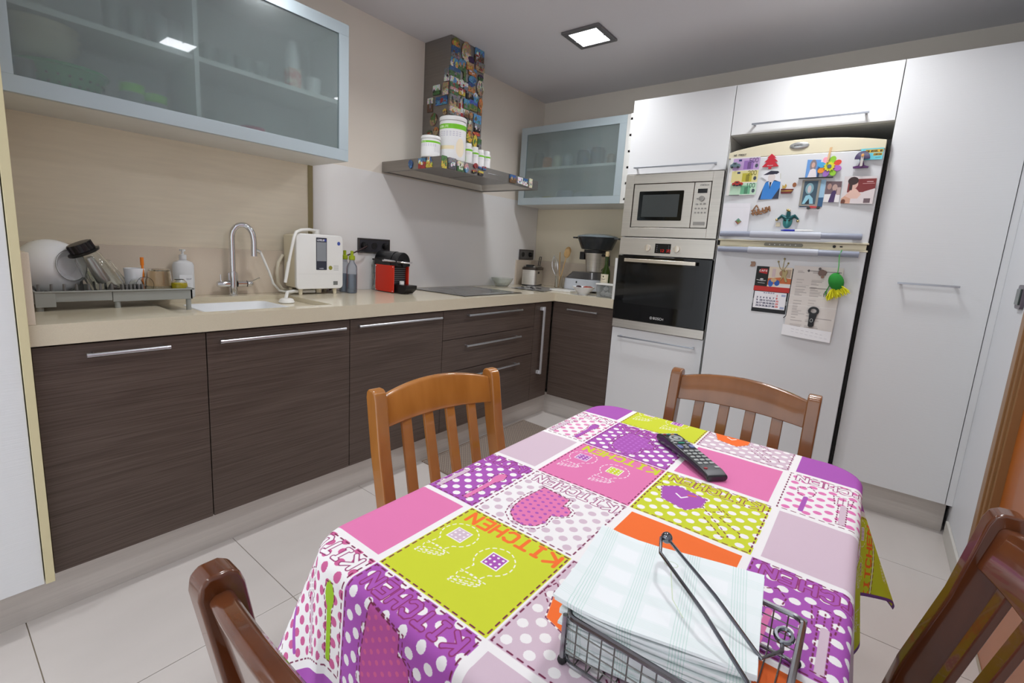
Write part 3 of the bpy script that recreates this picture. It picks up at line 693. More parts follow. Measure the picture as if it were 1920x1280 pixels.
tub('short wide white tub left of the large one', .40, -1.672, .054, .112, .016, LM)
for (y, r, h, lb) in ((-1.435, .033, .118, 'biggest of the four small white bottles on the hood'), (-1.367, .024, .112, 'second small white bottle from the large tub'), (-1.315, .025, .105, 'third small white bottle from the large tub'), (-1.258, .025, .108, 'small white bottle farthest right on the hood')):
    tub(lb, .455, y, r, h, .02, LS, name='supplement_bottle', cat='bottle', neck=.8)

# ---------------------------------------------------------------- fridge
FX0, FX1, FYF = 1.703, 2.384, -.655
fr = thing('fridge', 'white two-door fridge freezer with arched cream top and grey handles', 'fridge', (2.04, -.35, 0))
FW = mat('fridge_white', (222, 224, 226), .3, bump=.05, bscale=(500, 500, 500)); FC = mat('fridge_cream', (226, 218, 190), .35)
box('body', mat('fridge_side', (70, 66, 70), .5), fr, FX0 + .006, -.585, .03, FX1 - .006, -.03, 1.82, .004)
def curved(x0, x1, z0, z1, ztop=None):
    b = B(); n = 16
    front_ = [(x0 + (x1 - x0) * i / n, FYF + .012 * (2 * i / n - 1) ** 2) for i in range(n + 1)]
    b.prism(front_ + [(x1, -.59), (x0, -.59)], z0, z1); return b
ud = curved(FX0, FX1, 1.362, 1.80).build('door', FW, fr, bevel=.004)
ld = curved(FX0, FX1, .10, 1.326).build('door', FW, fr, bevel=.004)
b = B(); n = 18
pts = [(FX0, 1.801), (FX1, 1.801)] + [(FX1 - (FX1 - FX0) * i / n, 1.838 + .036 * (1 - (2 * i / n - .95) ** 2) - (.004 if i == n else 0)) for i in range(n + 1)]
b.prism(pts, FYF + .004, -.585, 'y').build('top_cap', FC, fr, bevel=.003)
bd = B(); bd.M = Matrix.Translation((2.034, FYF + .004, 1.843)) @ Matrix.Diagonal((1.5, 1, .62, 1))
bd.lathe([(.001, -.008), (.02, -.007), (.028, -.003), (.029, 0)], (0, 0, 0), 28, 'y'); bd.build('badge', mat('badge_silver', (190, 192, 190), .25, .7), fr)
brand('WHIRLPOOL', 2.012, 1.839, .007, FYF - .0045, LETD, fr, wx=.7, ring=False)
brand('NO FROST', 1.73, 1.812, .009, FYF + .003, LETD, fr, wx=.9, ring=False)
for (z, q) in ((1.362, 1), (1.326, -1)):
    box('door_edge', FC, ud if q > 0 else ld, FX0 + .001, FYF + .004, z - .004, FX1 + .004, -.59, z + .004, .001)
box('control_strip', FC, fr, FX0 + .01, FYF + .016, 1.331, FX1 - .004, -.58, 1.357, .001)
cs = B().prism(rrect(2.028, 1.344, .09, .0085, .008), FYF + .012, FYF + .017, 'y').build('control_panel', mat('taupe_panel', (140, 136, 120), .35), fr, bevel=.001)
for i in range(6): B().prism(oval(1.965 + i * .024, 1.344, .003, .003, 10), FYF + .0112, FYF + .0122, 'y').build('indicator', WPL, cs)
B().lathe([(.007, 0), (.0068, -.005), (.001, -.006)], (2.252, FYF + .015, 1.344), 16, 'y').build('dial', BLACKM, fr)
box('switch', BLACKM, fr, 2.275, FYF + .011, 1.341, 2.286, FYF + .015, 1.347, .001)
HG = mat('grey_blue_handle', (150, 156, 172), .35); HG2 = mat('pale_grey_handle', (182, 186, 196), .35)
for z, par in ((1.393, ud), (1.309, ld)):
    b = B(); b.tube([(1.716, FYF - .010, z), (1.80, FYF - .024, z), (1.875, FYF - .031, z), (1.876, FYF - .031, z), (2.19, FYF - .031, z), (2.27, FYF - .024, z), (2.356, FYF - .010, z)], .0135, 12, flat=1.1)
    b.box(1.72, FYF - .012, z - .008, 1.75, FYF + .01, z + .008); b.box(2.32, FYF - .012, z - .008, 2.35, FYF + .01, z + .008)
    h = b.build('handle', HG, par)
    B().tube([(1.872, FYF - .031, z), (1.8725, FYF - .031, z), (2.193, FYF - .031, z), (2.1935, FYF - .031, z)], [.0135, .0165, .0165, .0135], 12, flat=1.1).build('handle_grip', HG2, h)
box('side_gap_shade', DARK, fr, FX1 - .004, -.60, .05, XF - .0015, -.57, 1.85, 0)  # near-black strip standing in for the shade between fridge and pantry

# papers and magnets on the fridge -------------------------------------------------
FP = FYF - .0006
def onf(name, label, cat, pts, x, z, th, m, uv=(0, 0, 1, 1), off=0, parent=None, dome=0, bevel=0, group='papers and magnets on the fridge'):
    o = plate(name, pts, (x, FP - off, z), (1, 0, 0), (0, 0, 1), th, m, parent, uv, bevel, dome)
    if parent is None: tag(o, label, cat, group)
    return o
def R4(w, h, skew=0): return [(0, 0), (w, -skew), (w, h - skew), (0, h)]
SI = Img(1024, 1024, 0, 0, 8, 8, (240, 240, 240))
def at(i, j):
    SI.T = lambda x, y: (x + i, y + j); return ((i + .01) / 8, (j + .01) / 8, (i + .99) / 8, (j + .99) / 8)
U_ = {}
U_['notes'] = at(0, 0); SI.rect(0, 0, 1, 1, (228, 226, 222))
for (y0, c, c2, tx) in ((.66, (190, 160, 205), (150, 110, 180), '500'), (.34, (222, 214, 150), (190, 180, 60), '200'), (.02, (190, 222, 195), (110, 180, 140), '100')):
    SI.rect(.12, y0, .99, y0 + .30, c); SI.rect(.48, y0 + .02, .80, y0 + .24, c2); SI.rect(.60, y0 + .02, .72, y0 + .2, tuple(q * .75 for q in c2)); SI.ell(.9, y0 + .1, .05, .05, (70, 80, 90)); SI.rect(.3, y0 + .23, .4, y0 + .28, (40, 50, 100)); SI.text(tx, .66, y0 + .19, .1, .018, tuple(q * .6 for q in c2), adv=.1)
SI.rect(.1, 0, .45, .02, (90, 90, 90))
U_['paper'] = at(1, 0); SI.rect(0, 0, 1, 1, (236, 235, 240)); SI.line([(0, .86), (1, .84)], .01, (225, 224, 230))
U_['grad'] = at(2, 0); SI.rect(0, 0, 1, 1, (232, 232, 236)); SI.poly([(.02, 0), (.98, 0), (.98, .58), (.7, .66), (.3, .62), (.14, .45)], (45, 50, 70)); SI.poly([(.12, .02), (.66, .02), (.98, .42), (.95, .6), (.6, .64), (.3, .6), (.2, .5)], (52, 130, 210)); SI.poly([(.4, .6), (.5, .4), (.62, .62)], (240, 240, 240)); SI.poly([(.45, .6), (.5, .35), (.55, .6)], (30, 30, 50)); SI.ell(.52, .74, .17, .15, (222, 212, 210)); SI.poly([(.1, .84), (.5, 1), (.9, .95), (.75, .86)], (50, 48, 66)); SI.line([(.9, .95), (.94, .7)], .02, (190, 190, 160))
U_['communion'] = at(3, 0); SI.rect(0, 0, 1, 1, (110, 160, 222)); SI.ell(.48, .68, .24, .3, (140, 130, 135)); SI.ell(.48, .7, .12, .14, (215, 175, 160)); SI.poly([(.15, 0), (.85, 0), (.72, .45), (.5, .52), (.3, .45)], (235, 228, 232)); SI.rect(.85, 0, 1, .5, (70, 95, 140))
U_['framed'] = at(4, 0); SI.rect(0, 0, 1, 1, (150, 146, 135)); SI.rect(.14, .08, .86, .94, (60, 84, 100)); SI.ell(.45, .66, .22, .2, (130, 170, 180)); SI.ell(.45, .64, .1, .14, (205, 195, 195)); SI.poly([(.16, .1), (.75, .1), (.7, .3), (.5, .44), (.3, .4)], (150, 205, 222)); SI.poly([(.3, .1), (.55, .1), (.5, .3)], (30, 40, 50))
U_['bluecard'] = at(5, 0); SI.rect(0, 0, 1, 1, (160, 200, 225)); SI.rect(0, 0, 1, .35, (60, 100, 140))
U_['couple'] = at(6, 0); SI.rect(0, 0, 1, 1, (235, 232, 232)); SI.rect(0, .4, 1, 1, (110, 90, 95)); SI.ell(.25, .75, .14, .14, (175, 140, 130)); SI.ell(.6, .7, .16, .15, (190, 160, 150)); SI.poly([(.3, 0), (.68, 0), (.72, .5), (.6, .58), (.45, .5)], (70, 45, 95)); SI.rect(.75, .35, 1, .7, (190, 165, 160))
U_['bride'] = at(7, 0); SI.rect(0, 0, 1, 1, (222, 214, 214)); SI.rect(.16, .42, 1, .88, (130, 48, 48)); SI.poly([(.0, 0), (.3, 0), (.34, .2), (.1, .3), (.0, .2)], (215, 165, 140)); SI.poly([(.3, 0), (1, 0), (1, .55), (.7, .45), (.5, .35), (.3, .25)], (224, 214, 214)); SI.poly([(.1, .3), (.3, .55), (.42, .55), (.6, .35), (.5, .2), (.3, .2)], (228, 190, 175)); SI.ell(.33, .7, .13, .17, (220, 180, 165)); SI.ell(.3, .82, .16, .14, (60, 42, 40)); SI.rect(.2, .5, .3, .75, (60, 42, 40)); SI.rect(.7, .05, .9, .2, (110, 90, 95)); SI.ell(.08, .1, .07, .09, (110, 60, 40)); SI.line([(.72, .78), (.9, .78)], .02, (240, 220, 220)); SI.line([(.6, .72), (.95, .72)], .012, (240, 200, 200))
U_['sign'] = at(0, 1); SI.rect(0, 0, 1, 1, (110, 205, 220)); SI.rect(.22, .62, .97, .88, (222, 178, 60)); SI.rect(.58, .34, .95, .56, (222, 178, 60)); SI.text('CON AMIGOS, NO', .25, .67, .15, .02, (60, 50, 30), adv=.05, wx=.33); SI.text('COMIDA', .61, .38, .13, .02, (60, 50, 30), adv=.055, wx=.4); SI.line([(.7, .18), (.9, .2)], .03, (40, 90, 100))
U_['cal'] = at(1, 1); SI.rect(0, 0, 1, 1, (245, 244, 248)); SI.text('MARZO', .3, .9, .05, .012, (70, 70, 110), adv=.07)
dn = 1
for r_ in range(5):
    for c_ in range(7):
        if r_ == 0 and c_ < 6: continue
        if dn > 29: break
        colr = (210, 60, 60) if c_ == 6 else (60, 60, 90)
        SI.text(str(dn), .1 + c_ * .1, .76 - r_ * .16, .085, .017, colr, adv=.042, wx=.5); dn += 1
for y0 in (.78, .06): SI.rect(.84, y0, .97, y0 + .12, (170, 180, 210))
U_['caltop'] = at(2, 1); SI.rect(0, 0, 1, 1, (235, 222, 200)); SI.rect(0, 0, .36, 1, (28, 32, 30)); SI.poly([(.08, .68), (.32, .62), (.32, .88), (.14, .88)], (190, 40, 40)); SI.text('CAFE', .1, .74, .08, .02, (240, 230, 230), adv=.06, wx=.6); SI.line([(.06, .32), (.2, .28), (.3, .3)], .03, (230, 230, 230)); SI.ell(.19, .36, .05, .04, (230, 230, 230)); SI.line([(.1, .18), (.28, .17)], .03, (200, 200, 200)); SI.poly([(.36, .1), (.7, .2), (1, .1), (1, .45), (.7, .5), (.36, .42)], (215, 120, 70)); SI.rect(.6, 0, 1, .2, (240, 238, 235)); SI.ell(.45, .2, .07, .18, (60, 110, 200)); SI.ell(.62, .22, .07, .14, (50, 100, 190)); SI.ell(.52, .35, .08, .1, (225, 190, 140)); SI.ell(.75, .7, .1, .16, (180, 140, 110)); SI.rect(.45, .5, .55, .9, (220, 200, 200)); SI.rect(.85, .5, .95, .9, (190, 170, 150))
U_['doc'] = at(3, 1); SI.rect(0, 0, 1, 1, (226, 220, 214)); rr = random.Random(4)
for q in range(46):
    y = .96 - q * .0195
    if rr.random() < .25: continue
    for x in (.12, .42): 
        if rr.random() < .8: SI.line([(x, y), (x + rr.uniform(.08, .28), y)], .004, (140, 132, 130))
SI.line([(.3, .93), (.96, .925)], .006, (90, 85, 85)); SI.ell(.33, .93, .02, .014, (60, 60, 60)); SI.line([(.4, .7), (.75, .7)], .006, (90, 85, 85)); SI.line([(.5, .3), (.92, .29)], .005, (120, 110, 110))
for y in (.72, .58, .45): SI.line([(0, y), (1, y)], .006, (240, 238, 234))
U_['slip'] = at(4, 1); SI.rect(0, 0, 1, 1, (246, 246, 248)); SI.line([(.2, .7), (.6, .6), (.8, .5)], .012, (150, 150, 160), dash=.05); SI.line([(.2, .5), (.9, .25)], .01, (170, 170, 180), dash=.05)
U_['dia'] = at(5, 1); SI.rect(0, 0, 1, 1, (110, 150, 140)); SI.rect(0, 0, .5, .5, (150, 60, 50)); SI.rect(.5, 0, 1, .5, (160, 120, 60)); SI.ell(.5, .5, .2, .2, (90, 130, 60))
U_['calend'] = at(6, 1); SI.rect(0, 0, 1, 1, (30, 32, 36)); SI.line([(.05, .5), (.95, .5)], .25, (140, 140, 140), dash=.12); 
SII = SI.image('fridge_prints'); FPR = mat('printed_paper', rough=.55, img=SII)
FPG = mat('glossy_print', rough=.2, img=SII)
onf('banknote_print', 'printed sheet of 500, 200 and 100 banknotes on the fridge door', 'paper', R4(.147, .2), 1.716, 1.603, .0006, FPR, U_['notes'])
onf('note_paper', 'blank white paper under a diamond magnet on the freezer door', 'paper', R4(.138, .155), 1.711, 1.405, .0006, FPR, U_['paper'])
onf('diamond_magnet', 'small diamond-shaped picture magnet on blank white paper', 'magnet', [(0, -.017), (.0165, 0), (0, .017), (-.0165, 0)], 1.797, 1.463, .004, FPG, U_['dia'], off=.0007)
def solid(name, label, cat, x, z, col, parts, group='papers and magnets on the fridge', off=0):
    """shaped magnet: list of (partname, pts, depth, colour)"""
    t = thing(name, label, cat, (x, FP, z), group); d = off
    for pn, pts, th, c in parts:
        b = B(); b.prism([(x + p[0], z + p[1]) for p in pts], FP - d - th, FP - d, 'y')
        b.build(pn, mat('mag_%d_%d_%d' % c, c, .35, coat=.3), t, bevel=min(.0012, th * .3)); d += th + .0001
    return t
car = [(-.026, -.012), (.024, -.012), (.027, -.002), (.022, .005), (.012, .006), (.006, .014), (-.012, .014), (-.018, .005), (-.026, .003)]
wh = lambda x: oval(x, -.012, .006, .006, 12)
solid('car_magnet', 'grey-blue toy car magnet over the purple banknote', 'magnet', 1.745, 1.764, 0, [('car_body', car, .006, (96, 120, 128)), ('window', [(-.01, .003), (.006, .003), (.003, .011), (-.008, .011)], .001, (40, 50, 60)), ('wheel', wh(-.015), .001, (30, 30, 34)), ('wheel', wh(.014), .001, (30, 30, 34))], off=.001)
solid('car_magnet', 'red toy car magnet over the green banknote', 'magnet', 1.768, 1.666, 0, [('car_body', [(p[0] * 1.05, p[1] * .85) for p in car], .006, (176, 40, 32)), ('window', [(-.01, .002), (.006, .002), (.003, .008), (-.008, .008)], .001, (60, 50, 60)), ('wheel', [(a, c * .8) for a, c in wh(-.015)], .001, (30, 30, 34)), ('wheel', [(a, c * .8) for a, c in wh(.014)], .001, (30, 30, 34))], off=.001)
tree = [(-.007, 0), (.007, 0), (.007, .01), (.041, .012), (.02, .036), (.034, .036), (.014, .056), (.024, .056), (0, .078), (-.02, .056), (-.012, .056), (-.03, .036), (-.018, .036), (-.039, .012), (-.007, .01)]
t = solid('tree_magnet', 'flat red Christmas tree magnet', 'magnet', 1.915, 1.734, 0, [('tree', tree, .003, (200, 28, 48))]); brand('NAVIDAD', 1.902, 1.749, .005, FP - .0035, LET, t, wx=.8, ring=False)
onf('graduation_photo', 'cut-out photo of a person in a blue graduation sash and cap', 'photo', [(0, 0), (.098, .004), (.094, .13), (.076, .145), (.02, .15), (0, .12), (.028, .1)], 1.879, 1.577, .0008, FPG, U_['grad'])
solid('sleigh_magnet', 'shiny red and gold gift basket magnet', 'magnet', 2.01, 1.624, 0, [('basket', [(-.026, -.018), (.02, -.018), (.03, .004), (-.028, .006)], .008, (120, 34, 28)), ('gold_band', [(-.024, -.008), (.026, -.008), (.026, -.003), (-.026, -.003)], .001, (200, 160, 60)), ('bow', [(-.022, .006), (-.008, .006), (-.002, .02), (-.008, .03), (-.014, .018), (-.022, .026)], .006, (196, 160, 70)), ('ornament', oval(.032, .022, .009, .012, 14), .005, (150, 90, 50))])
b = B(); t = thing('word_magnet', 'carved wooden word magnet with jagged brown letters', 'magnet', (1.90, FP, 1.52), 'papers and magnets on the fridge')
M_ = Matrix.Translation((1.862, FP - .003, 1.492)) @ Matrix.Rotation(radians(-16), 4, 'Y'); b.M = M_
x = 0
for ch in 'TULUM':
    for st in FONT[ch].split():
        pts = [(x + int(st[i]) * .0034, 0, int(st[i + 1]) * .0046) for i in range(0, len(st) - 1, 2)]
        for p, q in zip(pts, pts[1:]): b.cyl(p, q, .0035, n=6)
    x += .0185
b.box(-.002, -.001, .008, .09, .002, .016)
b.cyl((.01, 0, .03), (.03, 0, .05), .003, n=6); b.cyl((.03, 0, .05), (.036, 0, .03), .003, n=6)
b.build('letters', mat('carved_wood', (150, 108, 74), .6, noise=.2, nscale=(200, 200, 200)), t)
t = thing('mask_magnet', 'teal carnival mask magnet with a gold bell', 'magnet', (2.035, FP, 1.47), 'papers and magnets on the fridge')
b = B(); b.M = Matrix.Translation((2.034, FP, 1.463)) @ Matrix.Diagonal((.022, .016, .034, 1)); b.ball((0, 0, 0), 1, 18, m=10); b.build('mask_face', mat('mask_teal', (70, 150, 148), .3, .3), t)
b = B(); 
for sx in (-1, 1): b.box(2.034 + sx * .009 - .005, FP - .0175, 1.465, 2.034 + sx * .009 + .005, FP - .014, 1.470)
b.build('eye_slit', DARK, t)
b = B()
for (dx, dz, a) in ((-.024, .014, .5), (.024, .014, -.5), (0, .034, 0)):
    b.tube([(2.034 + dx * .3, FP - .006, 1.478), (2.034 + dx * 1.2, FP - .008, 1.478 + dz), (2.034 + dx * 2.0, FP - .006, 1.470 + dz * .3)], [.012, .009, .004], 8)
b.build('jester_hat', mat('mask_dark_teal', (36, 92, 96), .4, .3), t)
for i, (dx, dz) in enumerate(((-.05, .0), (.046, -.006), (0, .046), (-.006, .05))):
    B().ball((2.034 + dx, FP - .006, 1.472 + dz), .007, 10).build('bell', mat('bell_gold', (190, 170, 120), .25, .9), t)
B().box(1.982, FP - .003, 1.437, 2.004, FP, 1.458).build('ruffle', CREAMPL, t, bevel=.001)
t = thing('ballpoint_pen', 'blue and white ballpoint pen lying on the freezer door handle', 'pen', (2.09, FP - .02, 1.4185), 'papers and magnets on the fridge')
B().tube([(2.012, FYF - .02, 1.4175), (2.03, FYF - .02, 1.4175), (2.075, FYF - .02, 1.4175)], [.002, .0045, .0045], 10).build('pen_cap', mat('pen_blue', (30, 40, 170), .3), t)
B().tube([(2.0755, FYF - .02, 1.4175), (2.145, FYF - .02, 1.4175), (2.158, FYF - .02, 1.4175)], [.0042, .0042, .001], 10).build('barrel', WPL, t)
o = onf('blue_card', 'blue card half hidden behind the framed picture magnet', 'photo', R4(.098, .132, .0), 2.076, 1.537, .0006, FPR, U_['bluecard'])
onf('communion_photo', 'photo of a child in white on a blue background', 'photo', R4(.058, .088, .004), 2.081, 1.682, .0008, FPG, U_['communion'], off=.0008)
t = thing('picture_magnet', 'framed picture magnet of a figure in pale blue', 'magnet', (2.112, FP, 1.6), 'papers and magnets on the fridge')
onf('picture', '', '', R4(.08, .13, .002), 2.073, 1.542, .003, FPG, U_['framed'], off=.0008, parent=t)
B().box(2.055, FP - .012, 1.677, 2.20, FP - .001, 1.6815).build('top_ledge', BLACKM, t, bevel=.0008)
solid('racing_car_magnet', 'small red racing car magnet at the foot of the framed picture', 'magnet', 2.138, 1.534, 0, [('chassis', [(-.028, -.004), (.026, -.004), (.026, .003), (.006, .006), (-.01, .008), (-.028, .003)], .008, (196, 34, 40)), ('wheel', oval(-.02, -.003, .008, .008, 14), .003, (34, 40, 34)), ('wheel', oval(.022, -.003, .008, .008, 14), .003, (34, 40, 34))], off=.004)
pet = [(255, 170, 190), (150, 205, 60), (225, 80, 60), (180, 110, 200), (150, 205, 60), (160, 110, 190), (240, 150, 50), (80, 170, 220)]
t = thing('flower_clip', 'foam flower with coloured petals glued to a wooden clothes-peg', 'magnet', (2.178, FP, 1.73), 'papers and magnets on the fridge')
for i in range(8):
    a = pi * .66 - i * pi / 4; cx, cz = 2.178 + .034 * cos(a), 1.73 + .033 * sin(a)
    B().prism([(cx + .018 * cos(a) * cos(q) - .0135 * sin(a) * sin(q), cz + .018 * sin(a) * cos(q) + .0135 * cos(a) * sin(q)) for q in [2 * pi * k / 14 for k in range(14)]], FP - .0105 - (i % 2) * .0012, FP - .0075, 'y').build('petal', mat('foam%d' % i, pet[i], .7), t, bevel=.0006)
B().prism(shape('s', .05, .05, 1) and [(2.178 + p[0], 1.73 + p[1]) for p in shape('s', .05, .05, 1)], FP - .0145, FP - .012, 'y').build('flower_centre', mat('foam_yellow', (225, 222, 60), .7), t, bevel=.0006)
B().prism(oval(2.178, 1.73, .009, .009), FP - .017, FP - .0146, 'y').build('button', mat('foam_slate', (90, 105, 140), .5), t, bevel=.0006)
for s in (-1, 1):
    B().prism([(2.164 + s * .0006, 1.748), (2.171 + s * .0006, 1.748), (2.177 + s * .002, 1.819), (2.169 + s * .002, 1.82)], FP - .018 - s * .0038, FP - .0145 - s * .0032, 'y').build('peg_half', mat('peg_wood', (222, 186, 140), .6), t, bevel=.0008)
onf('couple_photo', 'small photo of a person in a dark purple outfit', 'photo', R4(.064, .1, .002), 2.176, 1.56, .0008, FPG, U_['couple'], off=.0016)
onf('wedding_photo', 'wide photo of a dark-haired woman with a maroon background', 'photo', R4(.126, .128, .004), 2.247, 1.553, .0008, FPG, U_['bride'], off=.0008)
t = solid('lamp_magnet', 'purple mushroom-shaped ornate magnet', 'magnet', 2.304, 1.75, 0, [
    ('base', [(-.03, -.035), (.028, -.035), (.03, -.028), (.012, -.022), (.006, .0), (-.006, .0), (-.012, -.022), (-.032, -.026)], .008, (88, 44, 100)),
    ('cap', [(.03 * cos(a) , .006 + .036 * sin(a)) for a in [pi * k / 12 for k in range(13)]], .010, (62, 48, 92)), ('core', [(-.005, -.028), (.005, -.028), (.006, .02), (-.006, .02)], .003, (205, 200, 195)), ('gem', oval(0, .022, .006, .007, 12), .003, (214, 150, 60))], off=.0012)
for a in range(5): B().ball((2.304 + .023 * cos(pi * (a + .5) / 5), FP - .012, 1.757 + .026 * sin(pi * (a + .5) / 5)), .0035, 8).build('bead', mat('bead_white', (225, 215, 225), .3), t)
onf('slogan_sign', 'turquoise sign with yellow word boxes at the top right', 'sign', R4(.086, .052, 0), 2.293, 1.753, .0008, FPR, U_['sign'])
# lower door
solid('wooden_magnet', 'tiny brown wooden magnet left above the calendar', 'magnet', 1.901, 1.236, 0, [('block', [(-.013, -.012), (-.002, -.015), (.012, -.013), (.013, .002), (.009, .013), (-.012, .012), (-.008, .002)], .005, (150, 110, 82))])
t = thing('wall_calendar', 'tear-off calendar with a red strip under a picture', 'calendar', (2.0, FP, 1.1), 'papers and magnets on the fridge')
onf('picture_card', '', '', R4(.17, .107), 1.923, 1.119, .0012, FPR, U_['caltop'], parent=t)
onf('red_strip', '', '', R4(.172, .026), 1.9215, 1.094, .0016, mat('calendar_red', (200, 50, 44), .5), parent=t)
onf('dark_backing', '', '', R4(.164, .115), 1.925, .98, .0008, FPR, U_['calend'], parent=t)
onf('month_sheet', '', '', R4(.152, .09), 1.930, 1.001, .0014, FPR, U_['cal'], off=.001, parent=t)
tag(B().tube([(2.094, FP - .002, 1.222), (2.094, FP - .002, .975), (2.084, FP - .002, .963)], .0022, 6).build('black_cord', BLACKM), 'thin black cord hanging at the calendar edge', 'cord', 'papers and magnets on the fridge')
solid('gold_figure_magnet', 'golden antlered figure magnet over the calendar picture', 'magnet', 2.06, 1.15, 0, [('figure', [(-.018, .0), (-.006, .024), (.006, 0), (.016, .0), (.006, .03), (.012, .052), (.006, .066), (-.004, .052), (-.016, .066), (-.012, .04)], .004, (178, 158, 96))], off=.002)
b = B()
for (x1, z1) in ((2.022, 1.252), (2.048, 1.268), (2.068, 1.246)):
    b.tube([(2.052, FP - .005, 1.205), ((x1 + 2.052) / 2 - .004, FP - .005, 1.222), (x1, FP - .005, z1)], .0016, 6); b.ball((x1, FP - .005, z1 + .003), .005, 8)
tag(b.build('antler_wire', mat('antler_gold', (170, 158, 110), .4, .4)), 'three thin gold prongs rising above the calendar', 'ornament', 'papers and magnets on the fridge')
dg = B().grid(lambda u, v: (2.093 + .212 * u + .004 * v, FP - .0028 - .0035 * max(0, sin(v * 9.4)) * (.4 + .6 * u), .876 + .364 * v - .012 * u * (1 - v)), 6, 40)
DOC = dg.build('letter', FPR, uvf=lambda co: (U_['doc'][0] + (U_['doc'][2] - U_['doc'][0]) * min(1, max(0, (co.x - 2.093) / .216)), U_['doc'][1] + (U_['doc'][3] - U_['doc'][1]) * min(1, max(0, (co.z - .87) / .37))))
tag(DOC, 'long folded typed letter with creases on the lower fridge door', 'paper', 'papers and magnets on the fridge')
sl = B().grid(lambda u, v: (2.086 + .217 * u, FP - .0075 - .004 * sin(3 * u), .874 + .056 * v - .012 * u), 6, 3)
tag(sl.build('paper_slip', FPR, uvf=lambda co: (U_['slip'][0] + .12 * (co.x - 2.086) / .217, U_['slip'][1] + .12 * (co.z - .862) / .068)), 'white torn slip at the bottom of the typed letter', 'paper', 'papers and magnets on the fridge')
t = solid('turtle_magnet', 'brown carved turtle magnet on the typed letter', 'magnet', 2.223, 1.210, 0, [('shell', [(p[0] * 1, p[1]) for p in shape('b', .042, .036, 33)], .007, (104, 66, 44)), ('head', oval(-.012, .02, .006, .007, 12), .004, (70, 50, 40)), ('leg', oval(.004, -.02, .007, .006, 12), .003, (120, 76, 50))], off=.006)
t = thing('bottle_opener', 'black bottle-opener magnet with a white emblem', 'magnet', (2.21, FP, .98), 'papers and magnets on the fridge')
b = B(); cxx, czz = 2.213, 1.015; O_ = oval(cxx, czz, .024, .022, 24); I_ = oval(cxx, czz, .013, .011, 24)
n = 24
vs = [(p[0], FP - .013, p[1]) for p in O_ + I_] + [(p[0], FP - .007, p[1]) for p in O_ + I_]; fs = []
for i in range(n):
    j = (i + 1) % n; fs += [(i, j, n + j, n + i), (2 * n + i, 3 * n + i, 3 * n + j, 2 * n + j), (i, 2 * n + i, 2 * n + j, j), (n + i, n + j, 3 * n + j, 3 * n + i)]
b._a(vs, fs); b.build('ring', BLACK, t, bevel=.001)
B().prism([(2.196, .998), (2.23, .998), (2.223, .96), (2.223, .938), (2.216, .931), (2.204, .931), (2.198, .938), (2.198, .96)], FP - .0132, FP - .0068, 'y').build('grip', BLACK, t, bevel=.001)
B().tube([(2.21 + .006 * cos(k * pi / 6), FP - .0135, .966 + .009 * sin(k * pi / 6)) for k in range(12)], .0009, 5, closed=True).build('emblem', LET, t)
t = thing('hanging_ornament', 'green crochet ornament with a yellow fringe hanging from the handle', 'ornament', (2.29, FYF - .03, 1.2), 'papers and magnets on the fridge')
OG = mat('green_yarn', (40, 140, 50), .8, bump=.6, bscale=(500, 500, 500)); OY = mat('yellow_yarn', (232, 228, 40), .8)
yb = FYF - .032
B().tube([(2.288, yb, 1.328), (2.282, yb - .002, 1.30), (2.287, yb, 1.25), (2.287, yb, 1.21)], .0018, 6).build('cord', mat('green_cord', (70, 190, 80), .7), t)
b = B(); b.M = Matrix.Translation((2.287, yb, 1.172)) @ Matrix.Rotation(radians(-20), 4, 'Y') @ Matrix.Diagonal((.032, .024, .044, 1)); b.ball((0, 0, 0), 1, 18, m=10)
b.M = None; b.tube([(2.287, yb, 1.215), (2.287, yb, 1.205)], .008, 8); b.build('crochet_body', OG, t)
b = B(); rr = random.Random(2)
for i in range(90):
    a = rr.uniform(-1, 1); x0 = 2.292 + a * .022; x1 = 2.304 + a * .042 + rr.uniform(-.006, .006)
    b.tube([(x0, yb + rr.uniform(-.012, .012), 1.142 + a * .012), (x1, yb + rr.uniform(-.018, .018), 1.104 + a * .022 + rr.uniform(-.012, .012))], [.003, .0018], 5)
b.build('fringe', OY, t)['kind'] = 'stuff'
b = B(); b.tube([(2.262, yb + .01, 1.15), (2.254, yb + .012, 1.125), (2.25, yb + .01, 1.10)], .0022, 6); b.build('tail', OG, t)
for (dx) in (-.004, .004): B().tube([(2.250, FP - .01, 1.122), (2.25 + dx * 1.6, FP - .01, 1.105), (2.25 + dx, FP - .01, 1.092)], .0013, 6).build('clasp', BLACKM, t)
# ---------------------------------------------------------------- things on the worktop, left to right
Z = ZC + .0003
t = thing('dish_rack', 'grey plastic extendable dish rack at the left end of the worktop', 'dish rack', (.22, -3.08, ZC))
RKX0, RKX1, RKY0, RKY1 = .065, .33, -3.305, -2.853
b = B(); w = .008
for (y0, y1, z0) in ((RKY0, -3.106, .972), (-3.104, RKY1, .967)):
    b.box(RKX1 - w, y0, z0, RKX1, y1, 1.008); b.box(RKX0, y0, z0, RKX0 + w, y1, 1.008); b.box(RKX0, y0, .972, RKX1 - w, y1, .978)
b.box(RKX0, RKY0, .967, RKX1, RKY0 + w, 1.008); b.box(RKX0, RKY1 - w, .967, RKX1, RKY1, 1.008)
b.box(RKX1 - .002, RKY0, 1.004, RKX1 + .006, RKY1 + .004, 1.0095); b.box(RKX0, RKY1 - .004, 1.004, RKX1 + .006, RKY1 + .006, 1.0095)
b.build('tray', GREYPL, t, bevel=.0015)
b = B(); b.box(RKX1 + .0005, RKY0, .957, RKX1 + .004, -3.255, 1.004); b.box(RKX1 + .0005, -3.255, .9735, RKX1 + .003, -3.11, .9765)
b.build('rail', GREYPL, t, bevel=.001)
